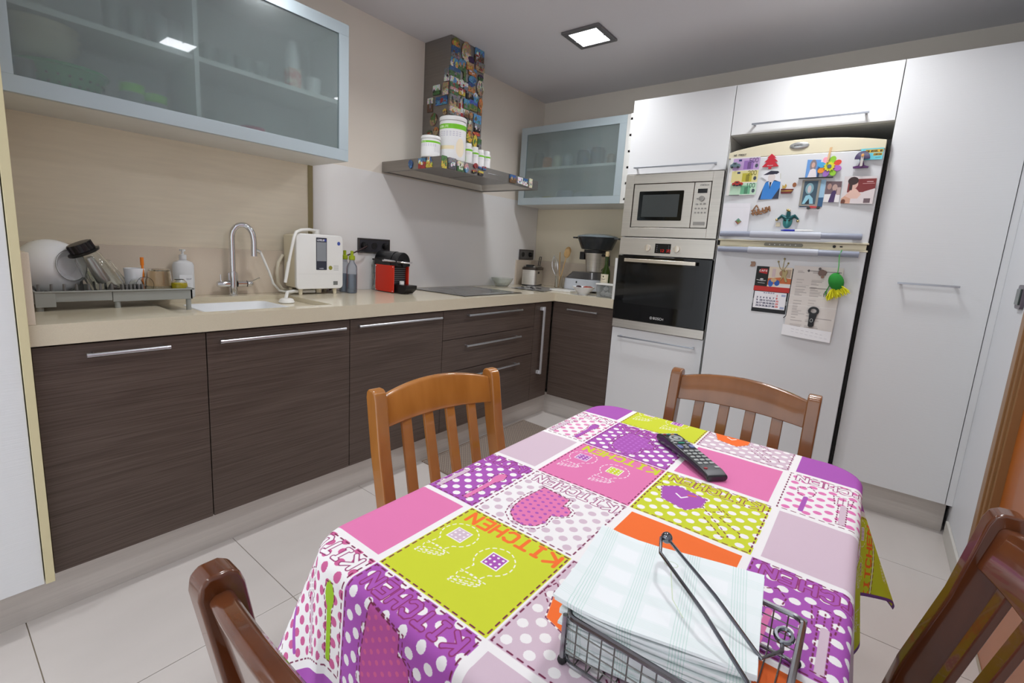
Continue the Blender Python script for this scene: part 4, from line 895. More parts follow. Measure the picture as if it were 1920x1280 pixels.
for (x, y, z0) in ((RKX1 - .012, RKY0 + .012, ZC), (RKX1 - .012, RKY1 - .012, ZR if RKY1 - .012 > RY0 else ZC), (RKX0 + .012, RKY0 + .012, ZC), (RKX0 + .012, RKY1 - .012, ZC), (RKX1 - .012, -3.09, ZC)):
    B().tube([(x, y, z0), (x, y, .975)], .009, 12).build('leg', GREYPL, t)
dg = mat('dark_grey_plastic', (116, 114, 112), .45)
for i in range(7):
    for x in (RKX1 - .03, .20): B().tube([(x, RKY0 + .014 + i * .032, .978), (x, RKY0 + .014 + i * .032, 1.03)], [.006, .0035], 8).build('prong', dg, t)
for i in range(6): B().prism([(p[0], p[1]) for p in rrect(.30, RKY0 + .235 + i * .012, .012, .003, .002)], .978, 1.026).build('slat', dg, t)
# crockery on the rack
CH = mat('white_china', (238, 240, 244), .12, coat=.3)
t = thing('china_vessel', 'large round white china vessel lying on the rack, its oval mouth facing right', 'bowl', (.2, -3.24, .99))
ax = Vector((.84, .54, .12)).normalized()
b = B(); b.M = Matrix.Translation((.155, -3.236, 1.078)) @ ax.to_track_quat('Z', 'Y').to_matrix().to_4x4()
R_ = .097; m0, m1 = radians(33), pi
pr = [(max(.001, R_ * sin(m1 + (m0 - m1) * k / 18)), R_ * cos(m1 + (m0 - m1) * k / 18)) for k in range(19)]
pr += [(R_ * sin(m0) + .003, R_ * cos(m0) + .002), (R_ * sin(m0) - .002, R_ * cos(m0) + .003)]
pr += [(R_ * sin(m0) - .008, R_ * cos(m0) - .004), (.032, R_ * cos(m0) - .015), (.001, R_ * cos(m0) - .018)]
b.lathe(pr, n=44); b.build('vessel_shell', CH, t)
b = B(); b.M = Matrix.Translation((.155, -3.236, 1.078)) @ ax.to_track_quat('Z', 'Y').to_matrix().to_4x4()
b.tube([((R_ * sin(m0) + .001) * cos(a * pi / 18), (R_ * sin(m0) + .001) * sin(a * pi / 18), R_ * cos(m0) + .003) for a in range(36)], .0014, 6, closed=True); b.build('rim_line', mat('grey_rim', (150, 152, 150), .4), t)
t = thing('blender_jug', 'clear glass jug with black screw base upside down on the dish rack', 'jug', (.24, -3.12, 1.0))
JM = Matrix.Translation((.235, -3.093, 1.005)) @ Matrix.Rotation(radians(26), 4, 'X') @ Matrix.Rotation(radians(4), 4, 'Y')
b = B(); b.M = JM; b.lathe([(.047, .004), (.0485, .0), (.05, .003), (.047, .06), (.04, .125), (.031, .142), (.029, .142), (.037, .124), (.0445, .06), (.047, .004)], n=36); b.build('glass_body', GLASS, t)
b = B(); b.M = JM; b.lathe([(.001, .143), (.046, .143), (.048, .146), (.048, .151), (.036, .153), (.034, .181), (.001, .182)], n=12); b.build('screw_base', BLACK, t)
b = B(); b.M = JM
for i in range(12): b.box(.0345 * cos(i * pi / 6) - .003, .0345 * sin(i * pi / 6) - .003, .153, .0345 * cos(i * pi / 6) + .003, .0345 * sin(i * pi / 6) + .003, .18)
b.build('grip_rib', BLACK, t, bevel=.0008)
b = B(); b.M = JM; b.tube([(-.045, -.01, .115), (-.075, -.02, .105), (-.085, -.02, .06), (-.05, -.01, .03)], .006, 10); b.build('jug_handle', GLASS, t)
b = B(); b.M = JM; b.lathe([(.001, .125), (.014, .125), (.015, .12), (.019, .08), (.021, .04), (.019, .03), (.017, .04), (.001, .045)], n=16); b.build('strainer', mat('strainer_steel', (168, 166, 162), .3, .9), t)
t = thing('steel_filter', 'dark steel coffee filter lying inside the glassware on the rack', 'filter', (.25, -3.05, .99))
b = B(); b.M = Matrix.Translation((.245, -3.07, 1.0)) @ Matrix.Rotation(radians(65), 4, 'X'); b.lathe([(.001, .0), (.018, .0), (.018, .026), (.02, .026), (.02, .03), (.001, .03)], n=16)
b.build('filter_cup', mat('dark_filter', (90, 84, 84), .3, .8), t)
t = thing('glass_container', 'thin clear glass container leaning behind the blender jug', 'container', (.15, -3.06, 1.0))
b = B(); b.M = Matrix.Translation((.16, -3.06, .982)) @ Matrix.Rotation(radians(30), 4, 'X'); q = rrect(0, 0, .045, .05, .012)
q2 = rrect(0, 0, .043, .048, .012); n = len(q)
b._a([(x, y, 0) for x, y in q] + [(x, y, .115) for x, y in q] + [(x, y, .115) for x, y in q2] + [(x, y, .003) for x, y in q2],
     [(i, (i + 1) % n, n + (i + 1) % n, n + i) for i in range(n)] + [(n + i, n + (i + 1) % n, 2 * n + (i + 1) % n, 2 * n + i) for i in range(n)] + [(2 * n + i, 2 * n + (i + 1) % n, 3 * n + (i + 1) % n, 3 * n + i) for i in range(n)] + [tuple(range(n)), tuple(range(3 * n, 4 * n))])
b.build('glass_box', GLASS, t)
def cup(name, label, cat, c, prof, m, handle_=None, mh=None, part='cup_body', n=32):
    t = thing(name, label, cat, c); B().lathe(prof, c, n).build(part, m, t)
    if handle_: B().tube([(c[0] + p[0], c[1] + p[1], c[2] + p[2]) for p in handle_], .0035, 8).build('cup_handle', mh or m, t)
    return t
t = cup('white_mug', 'white mug on the rack between the blender jug and the brown tumbler', 'mug', (.2, -3.005, .9785), [(.001, .002), (.026, .0), (.03, .004), (.034, .1), (.031, .1), (.027, .008), (.001, .007)], CH)
B().tube([(.205 + .02 * sin(a), -2.975 - .0 + .018 * cos(a), 1.02 + .035 * cos(a * 1.0)) for a in [0]] + [(.2, -3.0 + .034, 1.06)], .001, 4)
t = thing('glass_hoop_cup', 'clear glass cup lying on its side beside the tumbler', 'cup', (.28, -3.0, .99))
b = B(); b.M = Matrix.Translation((.285, -3.005, 1.022)) @ Matrix.Rotation(radians(88), 4, 'Y') @ Matrix.Rotation(radians(-14), 4, 'X'); b.lathe([(.001, -.04), (.022, -.04), (.024, -.036), (.031, .02), (.0295, .02), (.022, -.034), (.001, -.036)], n=28); b.build('cup_body', GLASS, t)
tag(B().tube([(.235, -2.985, .985), (.22, -2.984, 1.09), (.219, -2.984, 1.0905), (.2185, -2.984, 1.121)], [.004, .004, .006, .006], 10).build('orange_brush', mat('orange_plastic', (232, 128, 20), .4)), 'upright bright orange brush handle behind the tumbler', 'brush')
AMB = mat('amber_glass', (240, 230, 212), .03, trans=1)
cup('tumbler', 'brownish ribbed glass tumbler upside down on the rack', 'glass', (.24, -2.937, .9785), [(.043, .0), (.045, .001), (.044, .03), (.041, .035), (.042, .042), (.040, .082), (.036, .1), (.001, .102), (.001, .094), (.034, .093), (.037, .08), (.039, .04), (.041, .028), (.042, .001)], AMB, n=14, part='tumbler_body')
t = cup('small_jar', 'small round clear jar with bright yellow contents on the rack', 'jar', (.262, -2.876, .9785), [(.022, .0), (.027, .003), (.029, .03), (.026, .05), (.016, .062), (.001, .063), (.001, .058), (.015, .058), (.024, .048), (.0265, .03), (.024, .006)], GLASS, part='jar_glass')
B().lathe([(.001, .002), (.022, .002), (.0258, .008), (.0262, .046), (.001, .047)], (.262, -2.876, .9785), 24).build('yellow_contents', mat('yellow_sponge', (226, 206, 0), .5), t)
b = B(); b.tube([(.235, -2.88, 1.06), (.23, -2.884, 1.075)], .009, 10)
t = thing('soap_bottle', 'translucent white pump soap bottle behind the dish rack', 'bottle', (.075, -2.8, ZC))
SB = mat('translucent_plastic', (236, 238, 240), .3, trans=.25)
c = (.075, -2.8, Z)
b = B(); b.M = Matrix.Translation(c) @ Matrix.Diagonal((.7, 1, 1, 1)); b.lathe([(.001, 0), (.038, 0), (.041, .004), (.041, .14), (.036, .153), (.014, .162), (.013, .17), (.001, .17)], n=28); b.build('bottle_body', SB, t)
B().lathe([(.014, .166), (.014, .185), (.005, .187), (.0045, .2), (.011, .201), (.011, .208), (.001, .209)], c, 20).build('pump_collar', SB, t)
B().tube([(c[0], c[1], c[2] + .204), (c[0] + .04, c[1] - .01, c[2] + .202)], [.006, .004], 8).build('nozzle', SB, t)
im = Img(96, 128, 0, 0, 3, 4, (226, 228, 230)); [im.line([(.4, y), (2.4, y)], .05, (150, 150, 158), dash=.12) for y in (.5, .9, 1.3, 1.7)]; im.text('SOAP', 1.6, 2.8, .3, .06, (110, 110, 120), adv=.3, wx=.8)
plate('label', R4(.05, .07), (c[0] + .0287, c[1] - .025, c[2] + .03), (0, 1, 0), (0, 0, 1), .0006, mat('soap_label', rough=.4, img=im.image('soap_label')), t)

# tap
t = thing('kitchen_tap', 'chrome swan-neck kitchen tap with two side levers', 'tap', (.07, -2.587, ZC))
tx, ty = .062, -2.592
B().lathe([(.022, 0), (.022, .002), (.0185, .006), (.017, .11), (.012, .112), (.001, .112)], (tx, ty, Z), 28).build('tap_body', CHROME, t)
d_ = Vector((.35, .93, 0)).normalized(); pts = [(tx, ty, Z + .1), (tx, ty, Z + .27)]
for k in range(1, 13):
    a = pi * k / 13; pts.append((tx + d_.x * .045 * (1 - cos(a)), ty + d_.y * .045 * (1 - cos(a)), Z + .27 + .062 * sin(a)))
e = Vector((tx, ty, Z)) + d_ * .092; pts += [(e.x, e.y, Z + .26), (e.x, e.y, Z + .2)]
B().tube(pts, .0128, 16).build('spout', CHROME, t)
B().tube([(e.x, e.y, Z + .228), (e.x, e.y, Z + .187)], .0138, 16).build('aerator', CHROME, t)
B().tube([(tx, ty - .018, Z + .053), (tx, ty - .062, Z + .053), (tx, ty - .070, Z + .053)], [.0155, .0155, .012], 18).build('filter_valve', CHROME, t)
B().tube([(tx, ty - .054, Z + .06), (tx, ty - .054, Z + .098)], .0032, 8).build('lever', CHROME, t)
B().tube([(tx, ty + .018, Z + .053), (tx, ty + .058, Z + .053)], .0155, 18).build('mixer_valve', CHROME, t)
B().tube([(tx, ty + .0585, Z + .053), (tx, ty + .0615, Z + .053)], .0148, 18).build('seal_ring', BLACKM, t)
B().tube([(tx, ty + .062, Z + .053), (tx, ty + .082, Z + .053), (tx, ty + .088, Z + .053)], [.0155, .0155, .012], 18).build('valve_cap', CHROME, t)
B().tube([(tx + .006, ty + .08, Z + .062), (tx + .04, ty + .105, Z + .084)], .0032, 8).build('lever', CHROME, t)
for s in (-1, 1): B().tube([(tx, ty + s * .016, Z + .07), (tx, ty + s * .016, Z + .105)], .007, 12).build('body_shoulder', CHROME, t)
B().tube([(e.x, e.y + .008, Z + .215), (e.x, e.y + .03, Z + .208)], [.011, .008], 12).build('diverter', CHROME, t)
# water ioniser
t = thing('water_ioniser', 'white water ioniser on feet with a bent spout and dark screen', 'water filter', (.1, -2.2, ZC))
WI = mat('gloss_white_plastic', (238, 238, 236), .22, coat=.2)
mx0, mx1, my0, my1, mz0, mz1 = .03, .165, -2.333, -2.068, .972, 1.254
b = B(); b.prism([(y, z) for y, z in rrect((my0 + my1) / 2 , (mz0 + mz1) / 2, (my1 - my0) / 2, (mz1 - mz0) / 2, .022)], mx1 - .022, mx1, 'x'); b.build('front_cover', WI, t, bevel=.005, seg=3)
b = B(); b.prism([(my0 + .004, 1.02), (my0 + .012, .978), (my0 + .05, .972), (my1 - .03, .972), (my1 - .006, .98), (my1 - .006, mz1 - .012), (my1 - .02, mz1 - .004), (my0 + .02, mz1 - .004), (my0 + .004, mz1 - .012)], mx0, mx1 - .0225, 'x'); b.build('housing', CREAMPL, t, bevel=.004)
for (x, y) in ((mx1 - .018, my0 + .03), (mx1 - .018, my1 - .04), (mx0 + .02, my0 + .03), (mx0 + .02, my1 - .04)): B().tube([(x, y, Z), (x, y, .973)], [.009, .011], 12).build('foot', CREAMPL, t)
B().tube([(.115, -2.185, Z + .004), (.115, -2.185, .973)], .016, 14).build('hose_port', CREAMPL, t)
im = Img(96, 256, 0, 0, 3, 8, (52, 54, 66)); im.rect(.15, 2.2, 2.85, 6.9, (142, 146, 152)); im.text('LEVELUK', .3, 7.2, .4, .11, (225, 225, 235), adv=.32, wx=.8); im.rect(2.3, 7.1, 2.8, 7.7, (60, 70, 150)); im.text('KANGEN', .9, .25, .22, .06, (190, 190, 200), adv=.2); 
plate('screen', rrect(.03, .083, .03, .083, .003), (mx1 + .0001, -2.226, 1.072), (0, 1, 0), (0, 0, 1), .0015, mat('ioniser_screen', rough=.12, img=im.image('ioniser_screen')), t)
plate('emblem', oval(0, 0, .009, .01), (mx1 + .0001, -2.095, 1.212), (0, 1, 0), (0, 0, 1), .0006, mat('blue_print', (70, 90, 170), .4), t)
plate('emblem', oval(0, 0, .011, .011), (mx1 + .0001, -2.144, 1.083), (0, 1, 0), (0, 0, 1), .0008, mat('olive_gold', (158, 156, 60), .35, .3), t)
b = B()
for q in range(5): b.box(mx1, -2.125, 1.07 + q * .006, mx1 + .0005, -2.096, 1.0715 + q * .006)
b.build('small_print', mat('grey_print', (165, 165, 165), .5), t)
plate('grey_sticker', R4(.026, .02), (mx1 + .0001, -2.127, .992), (0, 1, 0), (0, 0, 1), .0006, mat('sticker_grey', (120, 122, 120), .4), t)
B().box(mx1, my0 + .01, 1.051, mx1 + .0004, my1 - .008, 1.0516).build('seam_line', mat('seam_grey', (205, 205, 202), .5), t)
B().tube([(.10, -2.188, mz1 - .004), (.10, -2.188, mz1 + .026)], .018, 16).build('spout_base', WI, t, bevel=.003)
B().tube([(.105, -2.195, mz1 + .018), (.125, -2.24, mz1 + .022), (.155, -2.30, mz1 + .016), (.17, -2.335, mz1 + .004), (.178, -2.35, mz1 - .02), (.185, -2.37, mz1 - .09), (.19, -2.385, 1.11), (.191, -2.386, 1.1095), (.197, -2.408, 1.012)], [.008, .008, .008, .008, .0075, .007, .007, .0085, .0075], 12).build('spout', WPL, t)
HW = mat('white_hose', (232, 232, 228), .35)
dv = Vector((e.x, e.y + .03, Z + .208))
tag(B().tube([dv, (.10, -2.465, 1.12), (.10, -2.44, 1.06), (.10, -2.42, 1.0), (.09, -2.385, .962), (.07, -2.35, .953), (.06, -2.30, .953), (.06, -2.24, .953)], .0055, 10).build('supply_hose', HW), 'thin white hose from the tap down to the water ioniser', 'hose')
tag(B().tube([(.035, -2.336, 1.14), (.045, -2.365, 1.10), (.05, -2.375, 1.05), (.05, -2.372, 1.0), (.045, -2.35, .966), (.04, -2.32, .957), (.04, -2.26, .957)], .0085, 10).build('looped_hose', mat('ivory_hose', (214, 206, 186), .4)), 'thicker ivory hose looping at the ioniser left side', 'hose')
tag(B().tube([(.12, -2.21, .956), (.125, -2.29, .957), (.145, -2.34, .962), (.19, -2.395, .963), (.225, -2.42, .94), (.235, -2.425, .929)], .0085, 10).build('drain_hose', HW), 'white drain hose curving from under the ioniser into the sink', 'hose')
t = thing('hose_holder', 'white plastic funnel holding the drain hose at the sink corner', 'funnel', (.26, -2.44, ZR))
B().lathe([(.034, 0), (.036, .002), (.03, .016), (.022, .02), (.001, .02)], (.27, -2.44, ZR + .0015), 24).build('funnel_base', WPL, t)
# two sport bottles
BG = mat('water_bottle_plastic', (205, 214, 224), .08, trans=.85, ior=1.33)
CAPG = mat('lime_cap', (160, 178, 30), .4)
for (y, x, lab) in ((-2.008, .158, 'front clear water bottle with lime cap right of the ioniser'), (-2.010, .092, 'rear clear water bottle with lime cap half behind the other')):
    t = thing('water_bottle', lab, 'bottle', (x, y, ZC), 'two clear bottles with lime caps')
    B().lathe([(.001, .0), (.026, .0), (.029, .004), (.029, .135), (.027, .15), (.014, .172), (.0125, .19), (.001, .19)], (x, y, Z), 24).build('bottle_body', BG, t)
    B().lathe([(.001, .002), (.0272, .003), (.0272, .105), (.001, .1055)], (x, y, Z), 24).build('water', mat('bottle_water', (150, 165, 182), .05, trans=.9, ior=1.33), t)
    B().lathe([(.015, .183), (.017, .186), (.016, .205), (.008, .209), (.0085, .232), (.001, .234)], (x, y, Z), 18).build('cap', CAPG, t)
# sockets
def socket(label, y0, y1, z0, z1, x, nsock, m, plugs, first=.0):
    t = thing('wall_socket', label, 'socket', (x, (y0 + y1) / 2, z0))
    b = B(); b.box(x, y0, z0, x + .009, y1, z1); b.build('face_plate', m, t, bevel=.002)
    f = B(); q = .007
    for a in ((y0, z0, y1, z0 + q), (y0, z1 - q, y1, z1), (y0, z0 + q, y0 + q, z1 - q), (y1 - q, z0 + q, y1, z1 - q)): f.box(x + .009, a[0], a[1], x + .0125, a[2], a[3])
    f.build('face_frame', mat('bronze_grey_frame', (92, 88, 86), .25, .5), t, bevel=.001)
    for k in range(nsock):
        yc = y0 + (y1 - y0) * (k + .5) / nsock; zc = (z0 + z1) / 2
        B().lathe([(.021, .0091), (.021, .011), (.0185, .011), (.018, .0093)], (x, yc, zc), 24, 'x').build('socket_well', BLACKM, t)
        if k in plugs:
            B().lathe([(.017, .0092), (.017, .028), (.013, .036), (.001, .038)], (x, yc, zc), 18, 'x').build('plug', BLACK, t)
        else:
            for s in (-1, 1): B().tube([(x + .0091, yc + s * .009, zc), (x + .0098, yc + s * .009, zc)], .0028, 8).build('pin_hole', DARK, t)
socket('triple black wall socket behind the red coffee machine', -1.869, -1.637, 1.165, 1.252, .0052, 3, mat('anthracite', (52, 52, 58), .3), (0, 2))
socket('double grey wall socket in the corner above the fryer', -.250, -.045, 1.160, 1.245, .0052, 2, mat('socket_grey', (92, 90, 90), .35), (1,))
tag(B().tube([(.045, -1.83, 1.205), (.06, -1.87, 1.19), (.05, -1.92, 1.165), (.03, -2.0, 1.13), (.012, -2.06, 1.05), (.012, -2.03, .955), (.02, -2.06, .95)], .0042, 8).build('power_cable', mat('brown_cable', (64, 44, 46), .4)), 'dark cable from the triple socket to behind the ioniser', 'cable')
tag(B().tube([(.045, -1.675, 1.205), (.05, -1.68, 1.12), (.03, -1.66, 1.03), (.03, -1.60, .99)], .0032, 8).build('power_cable', BLACKM), 'black cable dropping from the triple socket behind the coffee machine', 'cable')
# coffee machine (side panel towards the camera)
t = thing('coffee_machine', 'small red and black capsule coffee machine', 'coffee machine', (.18, -1.74, ZC))
RM = mat('red_ribbed', (212, 44, 18), .35, bump=.6, bscale=(2, 2, 420), dist=.001)
cy0, cy1 = -1.79, -1.687
box('side_panel', RM, t, .085, cy0 - .006, Z + .004, .258, cy0, 1.104, .003)
box('side_panel', RM, t, .085, cy1, Z + .004, .258, cy1 + .006, 1.104, .003)
for (x, z) in ((.093, .955), (.25, .955), (.093, 1.096), (.25, 1.096)): B().tube([(x, cy0 - .0062, z), (x, cy0 - .0085, z)], .0028, 8).build('screw', LET, t)
box('inner_body', BLACKM, t, .09, cy0 + .0003, Z + .003, .235, cy1 - .0003, 1.10, .003)
b = B(); n = 14; cyc, rad = (cy0 + cy1) / 2, .0525
prof = [(cyc + rad * cos(a), 1.125 + .06 * sin(a)) for a in [pi * k / n for k in range(n + 1)]] + [(cyc - rad, 1.10), (cyc + rad, 1.10)]
b.prism(prof, .065, .215, 'x'); b.build('top_barrel', BLACK, t, bevel=.004)
b = B(); b.prism([(cyc + (p[0] - cyc) * .96, 1.10 + (p[1] - 1.10) * .96) for p in prof], .2155, .275, 'x'); b.build('brew_head', BLACK, t, bevel=.006)
B().lathe([(.022, .275), (.021, .29), (.001, .292)], (0, cyc, 1.118), 18, 'x').build('coffee_outlet', BLACK, t)
b = B()
for k in range(8): b.box(.2352, cy0 + .004, 1.0 + k * .012, .2385, cy1 - .004, 1.006 + k * .012)
b.build('grille', mat('grey_grille', (120, 122, 126), .3, .8), t)
b = B(); b.tube([(.16, cy0 + .012, 1.130), (.16, cy0 - .006, 1.130), (.175, cy0 - .008, 1.131), (.30, cy0 + .012, 1.126), (.325, cyc, 1.124), (.30, cy1 - .012, 1.126)], [.007, .008, .0065, .0045, .006, .0045], 10); b.build('lever', CHROME, t)
b = B(); b.prism([(.236, Z + .002), (.315, Z + .002), (.35, Z + .03), (.352, Z + .052), (.236, Z + .052)], cy0 + .01, cy1 - .01, 'y'); b.build('drip_tray', BLACK, t, bevel=.004)
B().lathe([(.014, .0), (.014, .018), (.001, .019)], (.262, cyc, Z + .0525), 14).build('capsule_bin_knob', WPL, t)
B().prism(rrect(.055, cyc, .026, .042, .012), Z, 1.125).build('water_tank', mat('smoky_tank', (190, 196, 198), .06, trans=.9), t)
B().prism(rrect(.055, cyc, .028, .044, .012), 1.126, 1.134).build('tank_lid', BLACKM, t)
tag(B().tube([(.10, -1.678, 1.04), (.10, -1.62, 1.035), (.09, -1.55, .99), (.07, -1.52, .965), (.08, -1.54, .949), (.06, -1.62, .949), (.04, -1.66, .949)], .0035, 8).build('power_cable', BLACKM), 'black cable looping right of the coffee machine', 'cable')
# hob
t = thing('hob', 'flush black glass induction hob', 'hob', (.3, -1.2, ZC))
B().prism(rrect(.302, -1.207, .247, .293, .006), Z, Z + .004).build('glass_plate', mat('hob_glass', (40, 41, 42), .12, spec=.8), t, bevel=.001)
hm = mat('hob_marking', (150, 150, 150), .4)
for (x, y, r) in ((.18, -1.34, .08), (.18, -1.06, .1), (.42, -1.07, .085), (.42, -1.36, .065)):
    B().tube([(x + r * cos(a * pi / 18), y + r * sin(a * pi / 18), Z + .0041) for a in range(36)], .0006, 4, closed=True).build('cooking_zone_ring', hm, t)
B().box(.50, -1.30, Z + .004, .52, -1.12, Z + .0043).build('touch_controls', hm, t)
# glass bowl
cup('glass_bowl', 'small cut-glass bowl on the worktop right of the hob', 'bowl', (.095, -.573, Z), [(.001, .004), (.045, .0), (.05, .003), (.055, .01), (.078, .04), (.09, .066), (.086, .066), (.073, .04), (.05, .014), (.001, .009)], mat('cut_glass', (240, 244, 240), .05, trans=.9, bump=.4, bscale=(90, 90, 90), dist=.003), part='bowl_glass')
# deep fryer
t = thing('deep_fryer', 'brushed steel deep fryer with black lid handle', 'fryer', (.122, -.19, ZC), local=True, rz=radians(20))
b = B().prism(rrect(0, 0, .064, .118, .022), .012, .135); b.build('steel_housing', STEEL, t)
B().prism(rrect(0, 0, .062, .116, .022), .0005, .0118).build('base_ring', BLACKM, t)
B().prism(rrect(0, 0, .067, .121, .024), .1355, .156).build('rim', mat('dark_steel_rim', (74, 66, 60), .35, .6), t, bevel=.003)
B().prism(rrect(0, 0, .058, .112, .02), .1565, .166).build('lid', mat('steel_lid', (150, 146, 140), .3, .8), t, bevel=.003)
box('lid_grip', BLACKM, t, -.03, -.125, .1605, .03, -.07, .178, .004)
b = B(); b.tube([(.03, .055, .165), (.03, .085, .23), (.03, .095, .245), (.045, .095, .245), (.045, .085, .23), (.045, .055, .165)], .0035, 8); b.build('basket_handle', BLACK, t)
box('brand_plate', BLACKM, t, .0642, -.075, .105, .0655, -.02, .123, .001)
B().tube([(.0, .126, .05), (.03, .15, .04), (.05, .17, .02), (.08, .165, .012), (.10, .19, .012), (.07, .21, .02), (.11, .23, .012), (.15, .24, .008)], .0035, 8).build('mains_lead', BLACKM, t)
# crinkled foil with cutlery bits
b = B(); rr = random.Random(9); HT = {}
def foil(u, v):
    k = (round(u * 14), round(v * 14)); h = HT.setdefault(k, rr.uniform(0, .006))
    x = .24 + .20 * u + .10 * (1 - v) * u - .06 * v * (1 - u); y = -.66 + .40 * v + .02 * u
    return (x, y, Z + .0015 + h)
b.grid(foil, 14, 14)
tag(b.build('foil_sheet', mat('crinkled_foil', (190, 192, 196), .28, .8), smooth=0), 'crinkled silver foil sheet on the corner of the worktop', 'foil')
for k in range(9):
    x, y = .27 + rr.uniform(0, .16), -.60 + rr.uniform(0, .22)
    tag(B().prism([(x + p[0], y + p[1]) for p in shape('b', .03, .022, k + 40)], Z + .0082, Z + .012).build('seed_husk', BLACKM, bevel=.001), 'small dark scrap lying on the crinkled foil', 'scrap', 'dark scraps on the foil')
# utensil jar
t = thing('utensil_jar', 'glass jar holding a whisk and wooden spoons', 'jar', (.36, -.13, ZC))
jc = (.36, -.13, Z)
B().lathe([(.001, 0), (.036, 0), (.038, .003), (.038, .10), (.035, .10), (.034, .006), (.001, .005)], jc, 24).build('jar_glass', GLASS, t)
WS = mat('wooden_spoon', (206, 168, 112), .6, noise=.08, nscale=(30, 30, 30))
def spoon(p0, p1, lab, rw):
    t = thing('wooden_spoon', lab, 'spoon', tuple(p0), 'wooden spoons in the glass jar'); p0, p1 = Vector(p0), Vector(p1)
    B().tube([p0, p1], .0045, 8).build('spoon_handle', WS, t); d = (p1 - p0).normalized()
    yv = Vector((.5, -.86, 0)); yv = (yv - d * yv.dot(d)).normalized(); xv = yv.cross(d); MM = Matrix((xv, yv, d)).transposed().to_4x4(); MM.translation = p1 + d * .03
    b = B(); b.M = MM @ Matrix.Diagonal((.026, .008, .04, 1)); b.ball((0, 0, 0), 1, 16, m=10); b.build('spoon_bowl', WS, t)
spoon((.35, -.13, Z + .008), (.405, -.12, 1.22), 'wooden spoon with round bowl leaning right, rear of two', 20)
spoon((.362, -.15, Z + .008), (.425, -.16, 1.205), 'wooden spoon with round bowl leaning right, front of two', 50)
tag(B().tube([(.35, -.115, Z + .008), (.325, -.10, 1.24)], .0045, 8).build('wooden_stick', WS), 'straight pinkish wooden stick standing in the glass jar', 'utensil')
t = thing('whisk', 'wire balloon whisk standing in the glass jar', 'whisk', (.335, -.14, ZC + .01))
B().tube([(.345, -.14, Z + .008), (.328, -.145, Z + .10)], .005, 8).build('whisk_handle', STEEL, t)
for k in range(5):
    a = pi * k / 5; w = .024
    B().tube([(.328 - .0 - (i / 10) * .03 + w * sin(pi * i / 10) * cos(a) * s, -.145 + w * sin(pi * i / 10) * sin(a) * s, Z + .10 + .17 * (i / 10)) for s, rng in ((1, range(11)), (-1, range(9, -1, -1))) for i in rng], .0011, 5).build('wire_loop', CHROME, t)
# food processor with steamer
t = thing('food_processor', 'white cooking food processor with steel bowl and black steamer on top', 'food processor', (.66, -.2, ZC))
px, py = .69, -.19
SILP = mat('silver_grey_plastic', (196, 200, 206), .35)
q = rrect(.645, py, .155, .135, .07, 6)
b = B(); n = len(q); b._a([(x, y, Z + .012) for x, y in q] + [(px + (x - px) * .97, py + (y - py) * .97, Z + .10) for x, y in q], [(i, (i + 1) % n, n + (i + 1) % n, n + i) for i in range(n)] + [tuple(range(n)), tuple(range(n, 2 * n))]); b.build('base_body', SILP, t, bevel=.006)
b = B(); b._a([(px + (x - px) * .96, py + (y - py) * .96, Z + .1005) for x, y in q] + [(px + (x - px) * .7, py + (y - py) * .75, Z + .155) for x, y in q], [(i, (i + 1) % n, n + (i + 1) % n, n + i) for i in range(n)] + [tuple(range(n)), tuple(range(n, 2 * n))]); b.build('base_deck', mat('smoked_deck', (70, 68, 68), .2, coat=.5), t, bevel=.004)
for (x, y) in ((.53, -.27), (.53, -.1), (.76, -.27), (.76, -.1)): B().tube([(x, y, Z), (x, y, Z + .0125)], .012, 10).build('foot', BLACKM, t)
B().lathe([(.001, .158), (.062, .158), (.064, .16), (.082, .295), (.084, .298), (.084, .302), (.001, .302)], (px + .015, py, ZC), 36).build('mixing_bowl', STEEL, t)
b = B(); b.prism([(p[0], p[1]) for p in rrect(px - .085, py - .02, .02, .02, .006)], ZC + .25, ZC + .31); b.build('lid_clamp', BLACKM, t, bevel=.004)
b = B(); b.tube([(px + .09, py - .03, ZC + .29), (px + .15, py - .05, ZC + .285), (px + .155, py - .05, ZC + .22), (px + .10, py - .03, ZC + .175)], .012, 10); b.build('bowl_handle', BLACK, t)
B().lathe([(.001, .303), (.088, .303), (.09, .306), (.09, .328), (.001, .33)], (px + .015, py, ZC), 32).build('bowl_lid', BLACKM, t)
st = mat('black_steamer', (42, 46, 50), .25)
b = B(); b.M = Matrix.Translation((px + .018, py, ZC)) @ Matrix.Diagonal((1, .78, 1, 1)); b.lathe([(.001, .331), (.118, .331), (.124, .335), (.16, .418), (.166, .42), (.166, .424), (.001, .424)], n=40); b.build('steamer_dish', st, t)
b = B(); b.M = Matrix.Translation((px + .018, py, ZC)) @ Matrix.Diagonal((1, .78, 1, 1)); b.lathe([(.164, .4245), (.155, .435), (.10, .448), (.001, .452), (.001, .449), (.10, .445), (.153, .432), (.161, .4245)], n=40); b.build('steamer_lid', mat('smoky_lid', (176, 190, 196), .15, trans=.6), t)
for s in (-1, 1):
    b = B(); x = px + .018 + s * .16; b.prism([(x, py - .05), (x + s * .035, py - .04), (x + s * .042, py), (x + s * .035, py + .04), (x, py + .05)], ZC + .412, ZC + .423); b.build('steamer_handle', st, t, bevel=.003)
plate('emblem', oval(0, 0, .006, .008), (.63, py - .1335, Z + .075), (1, 0, 0), (0, 0, 1), .001, BLACKM, t)
